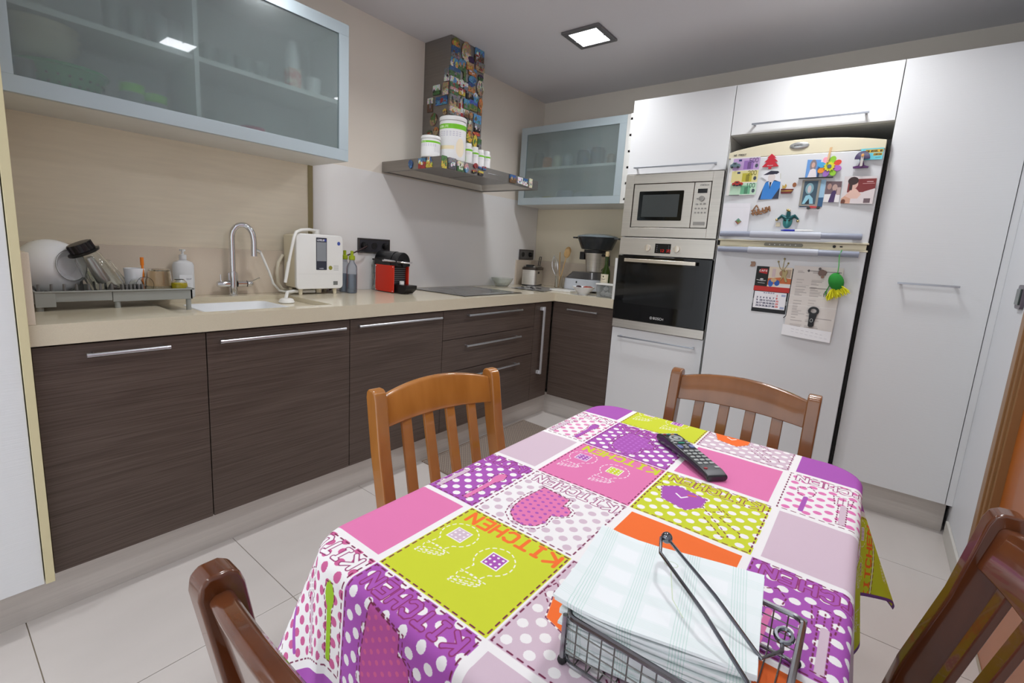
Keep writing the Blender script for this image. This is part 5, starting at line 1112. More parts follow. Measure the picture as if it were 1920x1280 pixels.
# board, bowl, plastic box, wine
tag(box('white_board', WPL, None, .475, -.455, Z, .66, -.335, Z + .013, .002), 'low white plastic board in front of the food processor', 'board')
t = cup('china_bowl', 'white bowl with reddish peppers in front of the food processor', 'bowl', (.79, -.497, Z), [(.001, .004), (.032, .0), (.036, .001), (.036, .006), (.06, .03), (.084, .058), (.081, .058), (.056, .032), (.03, .01), (.001, .009)], CH, part='bowl_body')
for k, (dx, dy, c_) in enumerate(((.02, .0, (150, 56, 40)), (.045, .012, (140, 64, 48)), (.008, .03, (150, 60, 46)), (-.035, -.0, (50, 26, 32)), (-.05, .02, (60, 34, 40)), (.03, .032, (130, 60, 50)))):
    b = B(); b.M = Matrix.Translation((.79 + dx, -.497 + dy, Z + .052)) @ Matrix.Rotation(k * .7, 4, 'Z') @ Matrix.Diagonal((.026, .014, .011, 1)); b.ball((0, 0, 0), 1, 12)
    tag(b.build('dried_pepper', mat('pepper_%d' % k, c_, .5)), ('dried red pepper lying at the centre right of the white bowl', 'dried red pepper at the right rim of the white bowl', 'dried red pepper at the back of the white bowl', 'dark purple dried pepper at the front left of the white bowl', 'dark purple dried pepper at the left rim of the white bowl', 'brownish dried pepper at the back right of the white bowl')[k], 'pepper', 'dried peppers in the white bowl')
t = thing('storage_box', 'clear plastic storage box with white lid beside the oven', 'box', (.965, -.475, ZC))
CP = mat('clear_plastic', (232, 236, 238), .12, trans=.85, ior=1.3)
b = B(); O1 = rrect(.966, -.478, .058, .042, .008); O2 = rrect(.966, -.478, .064, .048, .008); n = len(O1)
I1 = rrect(.966, -.478, .056, .040, .008); I2 = rrect(.966, -.478, .062, .046, .008)
b._a([(x, y, Z) for x, y in O1] + [(x, y, Z + .085) for x, y in O2] + [(x, y, Z + .085) for x, y in I2] + [(x, y, Z + .002) for x, y in I1],
     [(k * n + i, k * n + (i + 1) % n, (k + 1) * n + (i + 1) % n, (k + 1) * n + i) for k in range(3) for i in range(n)] + [tuple(range(n)), tuple(range(3 * n, 4 * n))])
b.build('box_body', CP, t)
B().prism(rrect(.966, -.478, .068, .052, .01), Z + .0855, Z + .096).build('lid', WPL, t, bevel=.002)
for k, (x, y, z, r) in enumerate(((.94, -.48, .024, .02), (.975, -.485, .022, .018), (.955, -.47, .058, .018), (.99, -.47, .02, .016))):
    b = B(); b.lathe([(.001, -r * .8), (r * .7, -r * .6), (r, 0), (r * .7, r * .55), (r * .25, r * .9), (.001, r * 1.2)], (x, y, Z + z), 14)
    tag(b.build('garlic_bulb', mat('garlic_skin', (235, 230, 222), .6, noise=.05, nscale=(60, 60, 60))), ('white garlic bulb at the left in the clear plastic box', 'white garlic bulb at the front middle of the clear plastic box', 'white garlic bulb on top of the others in the plastic box', 'small white garlic bulb at the right in the plastic box')[k], 'garlic', 'garlic bulbs in the plastic box')
t = thing('wine_bottle', 'green wine bottle with pale cork and cream label', 'bottle', (.855, -.3, ZC))
wc = (.90, -.385, Z)
B().lathe([(.001, .003), (.028, .0), (.033, .004), (.033, .155), (.030, .18), (.014, .215), (.0125, .23), (.0125, .268), (.014, .27), (.014, .282), (.001, .283)], wc, 28).build('bottle_glass', mat('green_glass', (60, 84, 22), .06, trans=.55), t)
B().lathe([(.0125, .2832), (.0138, .286), (.0138, .318), (.001, .32)], wc, 16).build('cork', mat('cork', (222, 198, 152), .7), t)
im = Img(128, 96, 0, 0, 4, 3, (226, 216, 190)); im.ell(2, 2.2, .3, .3, (90, 80, 60)); im.line([(1.2, 1.2), (1.6, 1.3), (2, 1.2), (2.8, 1.35)], .14, (60, 55, 45)); im.line([(1.2, .6), (2.8, .6)], .08, (120, 110, 90), dash=.1)
LBW = mat('wine_label', rough=.6, img=im.image('wine_label')); b = B()
b.grid(lambda u, v: (wc[0] + .0335 * cos(-2.7 + 2.2 * u), wc[1] + .0335 * sin(-2.7 + 2.2 * u), wc[2] + .095 + .062 * v), 14, 1)
b.build('printed_label', LBW, t, uvf=lambda co: ((math.atan2(co.y - wc[1], co.x - wc[0]) + 2.7) / 2.2, (co.z - wc[2] - .095) / .062))
t.location = wc; ROOTS[t.name] = Matrix.Translation(Vector(wc)).inverted()
for ch in [o for o in bpy.data.objects if o.parent == t]: ch.matrix_parent_inverse = ROOTS[t.name]

# ---------------------------------------------------------------- contents of the glass cabinets
zf, zs = ZS1 + .0185, ZS1 + .2805
LIME = mat('lime_plastic', (130, 220, 40), .4); GRNP = mat('green_plastic', (0, 150, 84), .4)
def lathe_thing(name, label, cat, c, prof, m, group=None, n=24, part='body'):
    t = thing(name, label, cat, c, group); B().lathe(prof, c, n).build(part, m, t); return t
for k in range(3):
    lathe_thing('stacked_bowl', 'cream serving bowl at the top left of the frosted cabinet, %s of three' % ('lowest', 'middle', 'topmost')[k], 'bowl', (.18, -3.215, zf + .13 + k * .028), [(.001, 0), (.07, 0), (.105, .05), (.102, .05), (.068, .004), (.001, .004)], CREAMPL, 'cream bowls stacked in the cabinet')
t = lathe_thing('colander', 'big green plastic colander behind the frosted glass', 'colander', (.19, -3.165, zf), [(.001, 0), (.07, 0), (.075, .003), (.118, .10), (.124, .103), (.124, .112), (.114, .112), (.07, .008), (.001, .006)], GRNP)
b = B()
for k in range(24):
    for j in range(3):
        a = 2 * pi * k / 24; r = .086 + .0105 * j; z = zf + .027 + .024 * j; b.tube([(.19 + (r - .001) * cos(a), -3.165 + (r - .001) * sin(a), z), (.19 + (r + .0035) * cos(a), -3.165 + (r + .0035) * sin(a), z)], .004, 6)
b.build('drain_holes', mat('dark_green', (6, 70, 44), .5), t)
lathe_thing('basket_under', 'grey basket standing left of the green colander', 'basket', (.26, -3.30 + .035, zf), [(.001, 0), (.02, 0), (.026, .10), (.023, .10), (.018, .004), (.001, .004)], mat('grey_basket', (110, 112, 116), .5))
for k, (y, h) in enumerate(((-2.975, .088), (-2.905, .07))):
    t = lathe_thing('storage_jar', 'lime-lidded jar, ' + ('taller' if k == 0 else 'shorter') + ' of two behind the frosted glass', 'jar', (.2, y, zf), [(.001, 0), (.033, 0), (.035, .004), (.035, h), (.001, h)], mat('frosty_jar', (200, 206, 200), .3, trans=.5), 'lime-lidded jars in the cabinet')
    B().lathe([(.036, h), (.038, h + .003), (.038, h + .03), (.001, h + .032)], (.2, y, zf), 20).build('lid', LIME, t)
lathe_thing('dark_pot', 'dark pot near the divider behind the frosted glass', 'pot', (.19, -2.83, zf), [(.001, 0), (.03, 0), (.036, .02), (.036, .05), (.03, .058), (.001, .06)], mat('dark_pot', (52, 44, 48), .4))
lathe_thing('pink_cup', 'pink-red bowl on the right lower shelf of the frosted cabinet', 'bowl', (.22, -2.555, zf), [(.001, 0), (.03, 0), (.048, .04), (.05, .06), (.047, .06), (.028, .005), (.001, .004)], mat('pink_ceramic', (206, 70, 110), .35))
lathe_thing('glass_cup', 'pale glass at the divider on the lower right shelf', 'glass', (.2, -2.70, zf), [(.001, 0), (.03, 0), (.036, .09), (.033, .09), (.027, .005), (.001, .004)], mat('frosty_jar'), 'pale glasses in the cabinet')
for k, y in enumerate((-3.02, -2.95, -2.88, -2.83)):
    lathe_thing('drinking_glass', 'drinking glass on the upper left shelf, %s from the left' % ('first', 'second', 'third', 'fourth')[k], 'glass', (.2, y, zs), [(.001, 0), (.024, 0), (.03, .12), (.028, .12), (.021, .005), (.001, .004)], mat('frosty_jar'), 'glasses on the upper left shelf')
for k, y in enumerate((-2.72, -2.65, -2.58, -2.5)):
    lathe_thing('drinking_glass', 'drinking glass on the upper right shelf, %s from the divider' % ('first', 'second', 'third', 'fourth')[k], 'glass', (.2, y, zs), [(.001, 0), (.026, 0), (.032, .08), (.029, .08), (.023, .005), (.001, .004)], mat('frosty_jar'), 'glasses on the upper right shelf')
lathe_thing('white_bottle', 'tall white bottle on the upper right shelf behind frosted glass', 'bottle', (.17, -2.345, zs), [(.001, 0), (.03, 0), (.032, .16), (.018, .2), (.016, .23), (.001, .23)], TUBW)
t = thing('red_white_box', 'red and white carton on the upper right shelf', 'box', (.24, -2.38, zs)); box('carton', mat('carton_red', (206, 86, 66), .5, noise=1, nscale=(30, 30, 30), col2=(235, 225, 210)), t, .22, -2.41, zs, .27, -2.355, zs + .085)
lathe_thing('white_cup', 'white cup at the right end of the upper shelf', 'cup', (.22, -2.27, zs), [(.001, 0), (.03, 0), (.036, .08), (.033, .08), (.028, .005), (.001, .004)], TUBW)
z1_, z2_ = 1.6185, 1.8905
for (nm, lab, x, z, r, h, c_) in (('orange_jar', 'orange jar on the upper shelf of the small glass cabinet', .235, z2_, .038, .09, (206, 128, 70)), ('spice_jar', 'white and yellow jar beside the orange one', .33, z2_, .035, .095, (214, 214, 190)),
        ('pale_jar', 'pale jar in the middle of the small cabinet upper shelf', .42, z2_, .04, .10, (170, 176, 176)), ('dark_tin', 'dark blue tin on the upper shelf, left of two', .56, z2_, .05, .12, (44, 56, 72)), ('dark_tin', 'dark blue tin on the upper shelf, right of two', .68, z2_, .055, .13, (40, 50, 64)),
        ('brown_jar', 'small brown jar at the right of the upper shelf', .79, z2_, .03, .08, (120, 96, 72)), ('grey_tin', 'grey tin at the left end of the upper shelf', .15, z2_, .04, .13, (90, 100, 100)),
        ('white_tub', 'white tub at the left of the small cabinet lower shelf', .16, z1_, .04, .06, (226, 228, 226)), ('yellow_tub', 'yellow tub with white lid on the small cabinet lower shelf', .26, z1_, .052, .055, (210, 196, 30)), ('clear_tub', 'large pale tub in the small cabinet lower shelf middle', .42, z1_, .07, .10, (166, 170, 180)),
        ('pale_bowl', 'pale bowl right of the middle on the lower shelf', .58, z1_, .07, .08, (176, 180, 184)), ('plate_pile', 'pale turquoise dish at the right of the lower shelf', .78, z1_, .075, .03, (190, 214, 208))):
    lathe_thing(nm, lab, 'jar' if 'jar' in nm or 'tin' in nm or 'tub' in nm else 'bowl', (x, -.25, z), [(.001, 0), (r * .9, 0), (r, .006), (r, h * .85), (r * .8, h), (.001, h)], mat('c_%s%d' % (nm, c_[0]), c_, .4), 'things in the small glass cabinet')
# ---------------------------------------------------------------- rug
im = Img(512, 900, 0, 0, 32, 56, (150, 136, 124)); rr = random.Random(3)
for i in range(33):
    for j in range(57):
        im.line([(i - .45, j), (i, j + .45), (i + .45, j), (i, j - .45), (i - .45, j)], .12, (96, 84, 78))
        if (i + j) % 2: im.ell(i, j, .16, .16, (176, 160, 140), 8)
im.rect(0, 0, 32, 1.6, (130, 112, 100)); im.rect(0, 0, 1.4, 56, (186, 172, 156)); im.line([(1.5, 1.8), (1.5, 55)], .2, (70, 60, 56)); im.line([(.7, 1), (.7, 55)], .5, (120, 100, 90), dash=.5)
rg = thing('rug', 'thin patterned grey-brown rug along the base units', 'rug', (.8, -1.3, 0))
plate('rug_pile', [(0, 0), (.52, -.03), (.54, .95), (.015, .985)], (.545, -1.80, .0003), (1, 0, 0), (0, 1, 0), .006, mat('rug_weave', rough=.9, img=im.image('rug_weave'), bump=.5, bscale=(300, 300, 300)), rg)
b = B(); b.box(.545, -1.803, .0004, 1.06, -1.797, .0065)

# ---------------------------------------------------------------- table
TX0, TX1, TY0, TY1, TZ = 1.813, 2.472, -3.195, -2.187, .758
tb_ = thing('dining_table', 'wooden dining table hidden under the patchwork cloth', 'table', ((TX0 + TX1) / 2, (TY0 + TY1) / 2, 0))
B().prism(rrect((TX0 + TX1) / 2, (TY0 + TY1) / 2, (TX1 - TX0) / 2 - .004, (TY1 - TY0) / 2 - .004, .06), TZ - .032, TZ - .002).build('table_top', CHW, tb_, bevel=.004)
b = B()
for q in ((TX0 + .09, TY0 + .07, TX1 - .09, TY0 + .09), (TX0 + .09, TY1 - .09, TX1 - .09, TY1 - .07), (TX0 + .07, TY0 + .09, TX0 + .09, TY1 - .09), (TX1 - .09, TY0 + .09, TX1 - .07, TY1 - .09)): b.box(q[0], q[1], TZ - .12, q[2], q[3], TZ - .033)
b.build('apron', CHW, tb_, smooth=0)
for (x, y) in ((TX0 + .06, TY0 + .085), (TX1 - .06, TY0 + .085), (TX0 + .06, TY1 - .085), (TX1 - .06, TY1 - .085)):
    B().prism([(x - .028, y - .028), (x + .028, y - .028), (x + .028, y + .028), (x - .028, y + .028)], 0.0002, TZ - .033).build('leg', CHW, tb_, bevel=.003)

# cloth print: a patchwork of kitchen motifs
OV = .285
SX0, SX1, SY0, SY1 = TX0 - OV, TX1 + OV, TY0 - OV, TY1 + OV
CI = Img(1640, 2080, SX0, SY0, SX1, SY1, (240, 236, 234))
LIM = (206, 214, 42); PIN = (228, 122, 176); PUP = (172, 84, 180); LAV = (214, 190, 204); ORN = (247, 112, 40); WH = (244, 240, 240); MAG_ = (140, 40, 96); DKM = (112, 30, 66)
PW, PH = .213, .2105
def frame(k, j):
    x1 = 1.925 + PW * (k + 1); y1 = -3.155 + PH * (j + 1)
    CI.T = lambda u, v: (x1 - u * PW, y1 - v * PH)
oldline = CI.line
def L_(pts, w, c, dash=None):
    """line in patch units: width given in patch fractions; dashes too"""
    P = [CI.T(*p) for p in pts]; T = CI.T; CI.T = lambda x, y: (x, y); CI.line(P, w * PW, c, dash * PW if dash else None); CI.T = T
def T_(s, u, v, h, w, c, adv=None, wx=1):
    k = h / 6; adv = adv or 5.6 * k * wx
    for ch in s:
        for st in FONT.get(ch, '').split(): L_([(u + int(st[i]) * k * wx, v + int(st[i + 1]) * k) for i in range(0, len(st) - 1, 2)], w, c)
        u += adv
def dots(c, r=.036, st=.163, x0=.02, y0=.02):
    n = int(.98 / st) + 1
    for i in range(n + 1):
        for j in range(2 * n):
            u, v = x0 + i * st + (st / 2 if j % 2 else 0), y0 + j * st / 2 * 1.0
            if .015 < u < .985 and .015 < v < .985: CI.ell(u, v, r, r, c, 14)
def border(c=DKM, m=.022): L_([(m, m), (1 - m, m), (1 - m, 1 - m), (m, 1 - m), (m, m)], .011, c, .036)
def plain(c, a=.055, b_=.05): CI.rect(0, 0, 1, 1, WH); CI.rect(a, b_, 1 - a, 1 - b_, c)
def kitchen_fill(c, v=.05): T_('KITCHEN', .06, v, .13, .030, c, adv=.127, wx=1)
def kitchen_out(bg, v=.045, c=MAG_): 
    T_('KITCHEN', .08, v + .01, .125, .042, c, adv=.124, wx=.95); T_('KITCHEN', .08, v + .01, .125, .027, bg, adv=.124, wx=.95)
def mitts(bg, tc, a, b_):
    CI.rect(0, 0, 1, 1, bg); border(); kitchen_fill(tc)
    for (cu, cv, q) in ((.40, .43, a), (.80, .37, b_)):
        out = [(cu + .15 * cos(t) * (1.0), cv + .155 * sin(t)) for t in [radians(x) for x in range(115, 425, 15)]]
        out = [(cu - .04, cv + .2)] + out + [(cu + .1, cv + .2)]
        L_(out, .010, WH, .028)
        CI.rect(cu - .075, cv - .08, cu + .075, cv + .075, WH); CI.rect(cu - .065, cv - .07, cu + .065, cv + .065, q)
        for i in range(3):
            for j in range(3): CI.ell(cu - .045 + i * .045, cv - .048 + j * .045, .011, .011, WH if q != LAV else (245, 235, 240), 10)
        for e_ in range(3): L_([(cu + .10 * cos(t) + .02, cv + .26 + e_ * .025 + .05 * sin(t * 1 + e_)) for t in [radians(x) for x in range(0, 361, 20)]], .008, WH, .02)
        L_([(cu - .1, cv + .22), (cu + .13, cv + .22)], .009, WH, .02)
def bigmitt(bg, dc, mc, md):
    CI.rect(0, 0, 1, 1, bg); dots(dc); border(); kitchen_out(bg, .06)
    P = [(.74, .25), (.44, .29), (.43, .42), (.39, .41), (.33, .45), (.32, .53), (.37, .59), (.43, .62), (.41, .75), (.44, .85), (.52, .91), (.62, .90), (.71, .83), (.75, .72), (.765, .58), (.75, .4)]
    CI.poly(P, mc); L_(P + [P[0]], .010, DKM, .03)
    T = CI.T
    for i in range(9):
        for j in range(9):
            u, v = .3 + i * .06, .3 + j * .075 + (i % 2) * .037; n_ = 0
            for a in range(len(P)):
                (x1, y1), (x2, y2) = P[a], P[a - 1]
                if (y1 > v) != (y2 > v) and u < (x2 - x1) * (v - y1) / (y2 - y1) + x1: n_ ^= 1
            if n_: CI.ell(u, v, .016, .016, md, 10)
    L_([(u_ + (.03 if u_ > .55 else -.03), v_ + (.03 if v_ > .6 else -.01)) for u_, v_ in P], .008, DKM, .025)
def pot(bg, dc, pc):
    CI.rect(0, 0, 1, 1, bg); dots(dc); border(); kitchen_out(bg, .05)
    P = [(.50, .34), (.80, .26), (.92, .38), (.84, .62), (.60, .68), (.50, .52)]
    CI.poly(P, pc); L_(P + [P[0]], .012, WH); L_(P + [P[0]], .008, DKM, .03)
    L_([(.66, .42), (.70, .48), (.76, .43)], .018, WH); L_([(.6, .36), (.66, .38)], .02, (230, 110, 60)); 
    L_([(.9, .5), (.98, .42), (.95, .3), (.9, .36)], .009, DKM, .025); L_([(.5, .5), (.38, .64), (.2, .86), (.24, .9), (.44, .68)], .009, DKM, .028)
    L_([(.34, .44), (.26, .52), (.34, .58), (.28, .64), (.14, .74), (.12, .82)], .009, DKM, .028); L_([(.40, .40), (.34, .48), (.42, .55)], .009, DKM, .02)
def utens(bg, dc, oc, kc=None):
    CI.rect(0, 0, 1, 1, bg); dots(dc); border(); kitchen_out(bg, .05, kc or MAG_)
    CI.poly([(.16 + .05 * cos(t), .42 + .11 * sin(t)) for t in [2 * pi * i / 16 for i in range(16)]], oc); L_([(.16, .53), (.155, .9)], .05, oc)
    L_([(.10, .42), (.13, .32), (.2, .33), (.23, .42), (.2, .54), (.19, .92), (.13, .92), (.13, .54), (.10, .42)], .009, DKM, .025)
    L_([(.42, .3), (.58, .3), (.56, .52), (.44, .52), (.42, .3)], .009, DKM, .028); L_([(.49, .52), (.49, .92)], .05, LAV if bg != LAV else PIN); L_([(.46, .52), (.46, .93), (.53, .93), (.53, .52)], .009, DKM, .025)
    for a in (.46, .5, .54): L_([(a, .34), (a, .48)], .008, DKM, .02)
    L_([(.78, .28), (.88, .36), (.86, .5), (.8, .56), (.74, .5), (.72, .36), (.78, .28)], .009, DKM, .025); L_([(.79, .56), (.8, .9)], .04, PIN if bg != WH else PUP)
lay = {}
for j in range(-3, 7):
    for k in range(-3, 5):
        frame(k, j); e0 = j % 2 == 0; kk = k % 4
        if e0:
            if kk == 3: plain({0: PIN, 2: LAV, 4: PUP}.get(j, PUP))
            elif kk == 0: mitts(*{0: (LIM, ORN, PUP, LAV), 2: (PIN, LIM, LIM, PUP), 4: (LIM, ORN, PUP, LAV)}.get(j, (PIN, LIM, LIM, PUP)))
            elif kk == 1: pot(*{0: (LAV, WH, ORN), 2: (LIM, WH, PUP), 4: (LAV, WH, ORN)}.get(j, (LIM, WH, PUP)))
            else: plain({0: ORN, 2: LAV, 4: PUP}.get(j, PIN))
        else:
            if kk == 3: utens(*{1: (PUP, WH, PIN), 3: (WH, (226, 140, 186), PUP), -1: (WH, (206, 96, 150), (158, 200, 30))}.get(j, (PUP, WH, PIN)))
            elif kk == 0: bigmitt(*{1: (WH, LAV, PIN, PUP), 3: (PUP, WH, PUP, (190, 110, 200)), -1: (PUP, WH, (190, 84, 160), (214, 100, 150))}.get(j, (WH, LAV, PIN, PUP)))
            elif kk == 1: plain({1: ORN, 3: PIN, -1: LAV}.get(j, PIN))
            else: utens(*{1: (PUP, WH, ORN), 3: (WH, (226, 120, 180), LIM)}.get(j, (PUP, WH, ORN)))
for (k, j) in ((3, 3), (3, 4), (2, 5), (3, 5)): frame(k, j); mitts(LIM, ORN, PUP, LAV)
CI.T = lambda x, y: (x, y)
# white lanes between the patches and a purple hem
for k in range(-3, 5): CI.line([(1.925 + PW * k, SY0), (1.925 + PW * k, SY1)], .0035, WH)
for j in range(-3, 7): CI.line([(SX0, -3.155 + PH * j), (SX1, -3.155 + PH * j)], .0035, WH)
CI.line([(SX0, SY0), (SX1, SY0), (SX1, SY1), (SX0, SY1), (SX0, SY0)], .016, (120, 70, 150))
CLM = mat('patchwork_cotton', rough=.75, img=CI.image('patchwork_print'), bump=.12, bscale=(900, 900, 900), dist=.0004)
TC = ((TX0 + TX1) / 2, (TY0 + TY1) / 2); HXc, HYc, RC, RB = (TX1 - TX0) / 2, (TY1 - TY0) / 2, .065, .016
def drape(s, t_):
    px_, py_ = s - TC[0], t_ - TC[1]; sx, sy = (1 if px_ >= 0 else -1), (1 if py_ >= 0 else -1)
    qx, qy = abs(px_) - (HXc - RC), abs(py_) - (HYc - RC); mx_, my_ = max(qx, 0), max(qy, 0)
    L = math.hypot(mx_, my_); d = L - RC
    if d <= 0 or (qx <= 0 and qy <= 0):
        return (s, t_, TZ + .0022 + .0006 * sin(s * 37 + 1) * sin(t_ * 29))
    nx, ny = mx_ / L * sx, my_ / L * sy
    th = math.atan2(my_, mx_); corner = sin(2 * th) if (mx_ > 0 and my_ > 0) else 0
    bx_, by_ = s - nx * d, t_ - ny * d
    a = d / RB
    if a < pi / 2: off, dz = RB * sin(a), RB * (1 - cos(a))
    else:
        r = d - RB * pi / 2
        fl = .07 + (.40 if (sx > 0 or sy > 0) else .27) * corner ** 1.5
        wv = 0
        if corner <= 0: 
            arc = (py_ if mx_ > 0 else px_); wv = .010 * (r / .27) * (sin(arc * 21 + sx * 1.3 + sy) + .5 * sin(arc * 43 + 2))
        else:
            wv = -.03 * (r / .27) * abs(sin(4 * th)) ** 2
        off = RB + r * sin(fl) + wv + r * .02; dz = RB + r * cos(fl)
    return (bx_ + nx * off, by_ + ny * off, TZ + .0022 - dz)
NU, NV = 118, 158
# denser sampling at the bends: build a monotone parameter list
def axis_(a0, a1, e0, e1, n):
    P = []; xs = a0
    while xs < a1 - 1e-9:
        P.append(xs); near = min(abs(xs - e0), abs(xs - e1)); xs += .0035 if near < .035 else .011
    return P + [a1]
AX, AY = axis_(SX0, SX1, TX0, TX1, 0), axis_(SY0, SY1, TY0, TY1, 0)
nu, nv = len(AX), len(AY)
me = bpy.data.meshes.new('tablecloth')
vs = [drape(x, y) for y in AY for x in AX]; fs = [(j * nu + i, j * nu + i + 1, (j + 1) * nu + i + 1, (j + 1) * nu + i) for j in range(nv - 1) for i in range(nu - 1)]
me.from_pydata(vs, [], fs); ul = me.uv_layers.new(name='UVMap')
uvs = [((x - SX0) / (SX1 - SX0), (y - SY0) / (SY1 - SY0)) for y in AY for x in AX]
arr = np.array([uvs[l.vertex_index] for l in me.loops], np.float32); ul.data.foreach_set('uv', arr.ravel())
me.polygons.foreach_set('use_smooth', [True] * len(me.polygons)); me.materials.append(CLM)
o = bpy.data.objects.new('tablecloth', me); COL.objects.link(o)
md = o.modifiers.new('s', 'SOLIDIFY'); md.thickness = .0012; md.offset = 1
tag(o, 'bright patchwork kitchen-motif tablecloth draped over the table', 'tablecloth')
TT = TZ + .0042

# ---------------------------------------------------------------- remote control
t = thing('remote_control', 'black TV remote control lying on the tablecloth', 'remote', (2.155, -2.425, TT), local=True, rz=radians(-41.5))
RKM = mat('remote_black', (36, 36, 42), .3, coat=.3)
rl, rw = .112, .026
b = B(); sec = [(-rl, .006, .017), (-rl + .012, .001, .021), (-.02, .008, .0215), (.03, .010, .022), (rl - .01, .0005, .024), (rl, .004, .018)]
sec = [(-rl, .002, .020), (-rl + .03, .0005, .027), (-.03, .006, .0255), (.03, .0075, .0235), (rl - .02, .003, .020), (rl, .001, .014)]
vs, fs = [], []
for (x, z0, z1) in sec:
    vs += [(x, -rw + .004, z0), (x, rw - .004, z0), (x, rw, (z0 + z1) / 2), (x, rw - .002, z1), (x, -rw + .002, z1), (x, -rw, (z0 + z1) / 2)]
for k in range(len(sec) - 1): fs += [(k * 6 + i, k * 6 + (i + 1) % 6, (k + 1) * 6 + (i + 1) % 6, (k + 1) * 6 + i) for i in range(6)]
fs += [tuple(range(6)), tuple(range((len(sec) - 1) * 6, len(sec) * 6))]
b._a(vs, fs); b.build('casing', RKM, t, bevel=.003, seg=3)
def rz_(x):
    for (a, _, za), (c, _, zc) in zip(sec, sec[1:]):
        if a <= x <= c: return za + (zc - za) * (x - a) / (c - a)
    return .02
BW = mat('button_grey', (176, 180, 178), .5); cols = {'b': (70, 80, 130), 'o': (210, 150, 70), 'g': (40, 140, 110), 'r': (170, 50, 60), 'l': (110, 120, 170)}
def btn(x, y, w, h, m=BW, th=.0016):
    z = rz_(x); B().prism(rrect(x, y, h / 2, w / 2, min(w, h) * .35, 3), z - .001, z + th).build('button', m, t, smooth=0)
for i, k in enumerate('bogr'): btn(-.088, .0165 - i * .011, .008, .004, mat('btn_' + k, cols[k], .4))
for i in range(4): btn(-.096, .0165 - i * .011, .008, .004)
b = B(); b.tube([(-.062 + .014 * cos(a * pi / 12), .014 * sin(a * pi / 12), rz_(-.062)) for a in range(24)], .0028, 6, closed=True); b.build('navigation_ring', BW, t)
B().lathe([(.006, 0), (.006, .0018), (.001, .002)], (-.062, 0, rz_(-.062)), 14).build('button', BW, t)
btn(-.036, 0, .016, .006, mat('btn_g'))
for s in (-1, 1): btn(-.036, s * .017, .009, .005); btn(-.016, s * .015, .011, .016, mat('btn_l', cols['l'], .4)); btn(-.046, s * .019, .007, .005); 
for i in range(2): btn(-.021 + i * .01, 0, .009, .005)
for i in range(5):
    for j in range(3): btn(.008 + i * .0145, (1 - j) * .0145, .0105, .0075)
btn(.085, .0145, .0105, .0065); btn(.088, -.0145, .008, .006, mat('btn_r'))

# ---------------------------------------------------------------- napkin basket
bx0, bx1, by0, by1, bz0, bz1 = 2.224, 2.437, -3.12, -2.935, TT + .004, TT + .062
t = thing('napkin_basket', 'chrome wire napkin basket with a hinged V-shaped arm', 'napkin holder', ((bx0 + bx1) / 2, (by0 + by1) / 2, TT))
WR = mat('wire_chrome', (150, 150, 154), .18, 1)
for z in (bz0, bz1):
    r = .0035 if z == bz1 else .0026
    pts = [(x, y, z) for x, y in rrect((bx0 + bx1) / 2, (by0 + by1) / 2, (bx1 - bx0) / 2, (by1 - by0) / 2, .012)]
    B().tube(pts, r, 8, closed=True).build('top_rail' if z == bz1 else 'bottom_rail', WR, t)
thin = mat('thin_wire', (110, 108, 104), .35, .8)
n = 14
for k in range(1, n):
    x = bx0 + (bx1 - bx0) * k / n; y = by0 + (by1 - by0) * k / n
    for q in ((x, by0), (x, by1)): B().tube([(q[0], q[1], bz0), (q[0], q[1], bz1)], .0009, 5).build('wire', thin, t)
    for q in ((bx0, y), (bx1, y)): B().tube([(q[0], q[1], bz0), (q[0], q[1], bz1)], .0009, 5).build('wire', thin, t)
    B().tube([(x, by0, bz0), (x, by1, bz0)], .0009, 5).build('wire', thin, t)
for k in range(1, 4):
    z = bz0 + (bz1 - bz0) * k / 4
    for a, c in (((bx0, by0), (bx1, by0)), ((bx0, by1), (bx1, by1)), ((bx0, by0), (bx0, by1)), ((bx1, by0), (bx1, by1))):
        B().tube([(a[0], a[1], z), (c[0], c[1], z)], .0008, 5).build('wire', thin, t)
for (x, y) in ((bx0, by0), (bx1, by0), (bx0, by1), (bx1, by1)):
    B().tube([(x, y, TT - .001), (x, y, bz1)], .0035, 8).build('corner_post', WR, t)
    B().ball((x, y, TT + .0035), .0055, 10).build('foot', BLACKM, t)
ah = mat('arm_wire', (120, 122, 128), .16, 1)
ball = (2.278, -2.958, .868)
A1, A2 = (2.410, -3.055, .842), (2.405, -3.098, .846)
ar = B().tube([(2.422, -2.990, .826), (2.424, -3.005, .824), A1, (2.356, -3.024, .864), (2.286, -2.964, .867), (2.278, -2.956, .8675), (2.272, -2.962, .867), (2.283, -2.995, .867), (2.354, -3.062, .866), A2, (2.428, -3.13, .83)], .0022, 8).build('arm', ah, t)
B().ball(ball, .0075, 14).build('arm_knob', ah, ar)
B().tube([(2.4225 + .008 * cos(k * pi / 8), -2.982 + .012 * sin(k * pi / 8), .826) for k in range(16)], .0028, 6, closed=True).build('arm_loop', ah, ar)
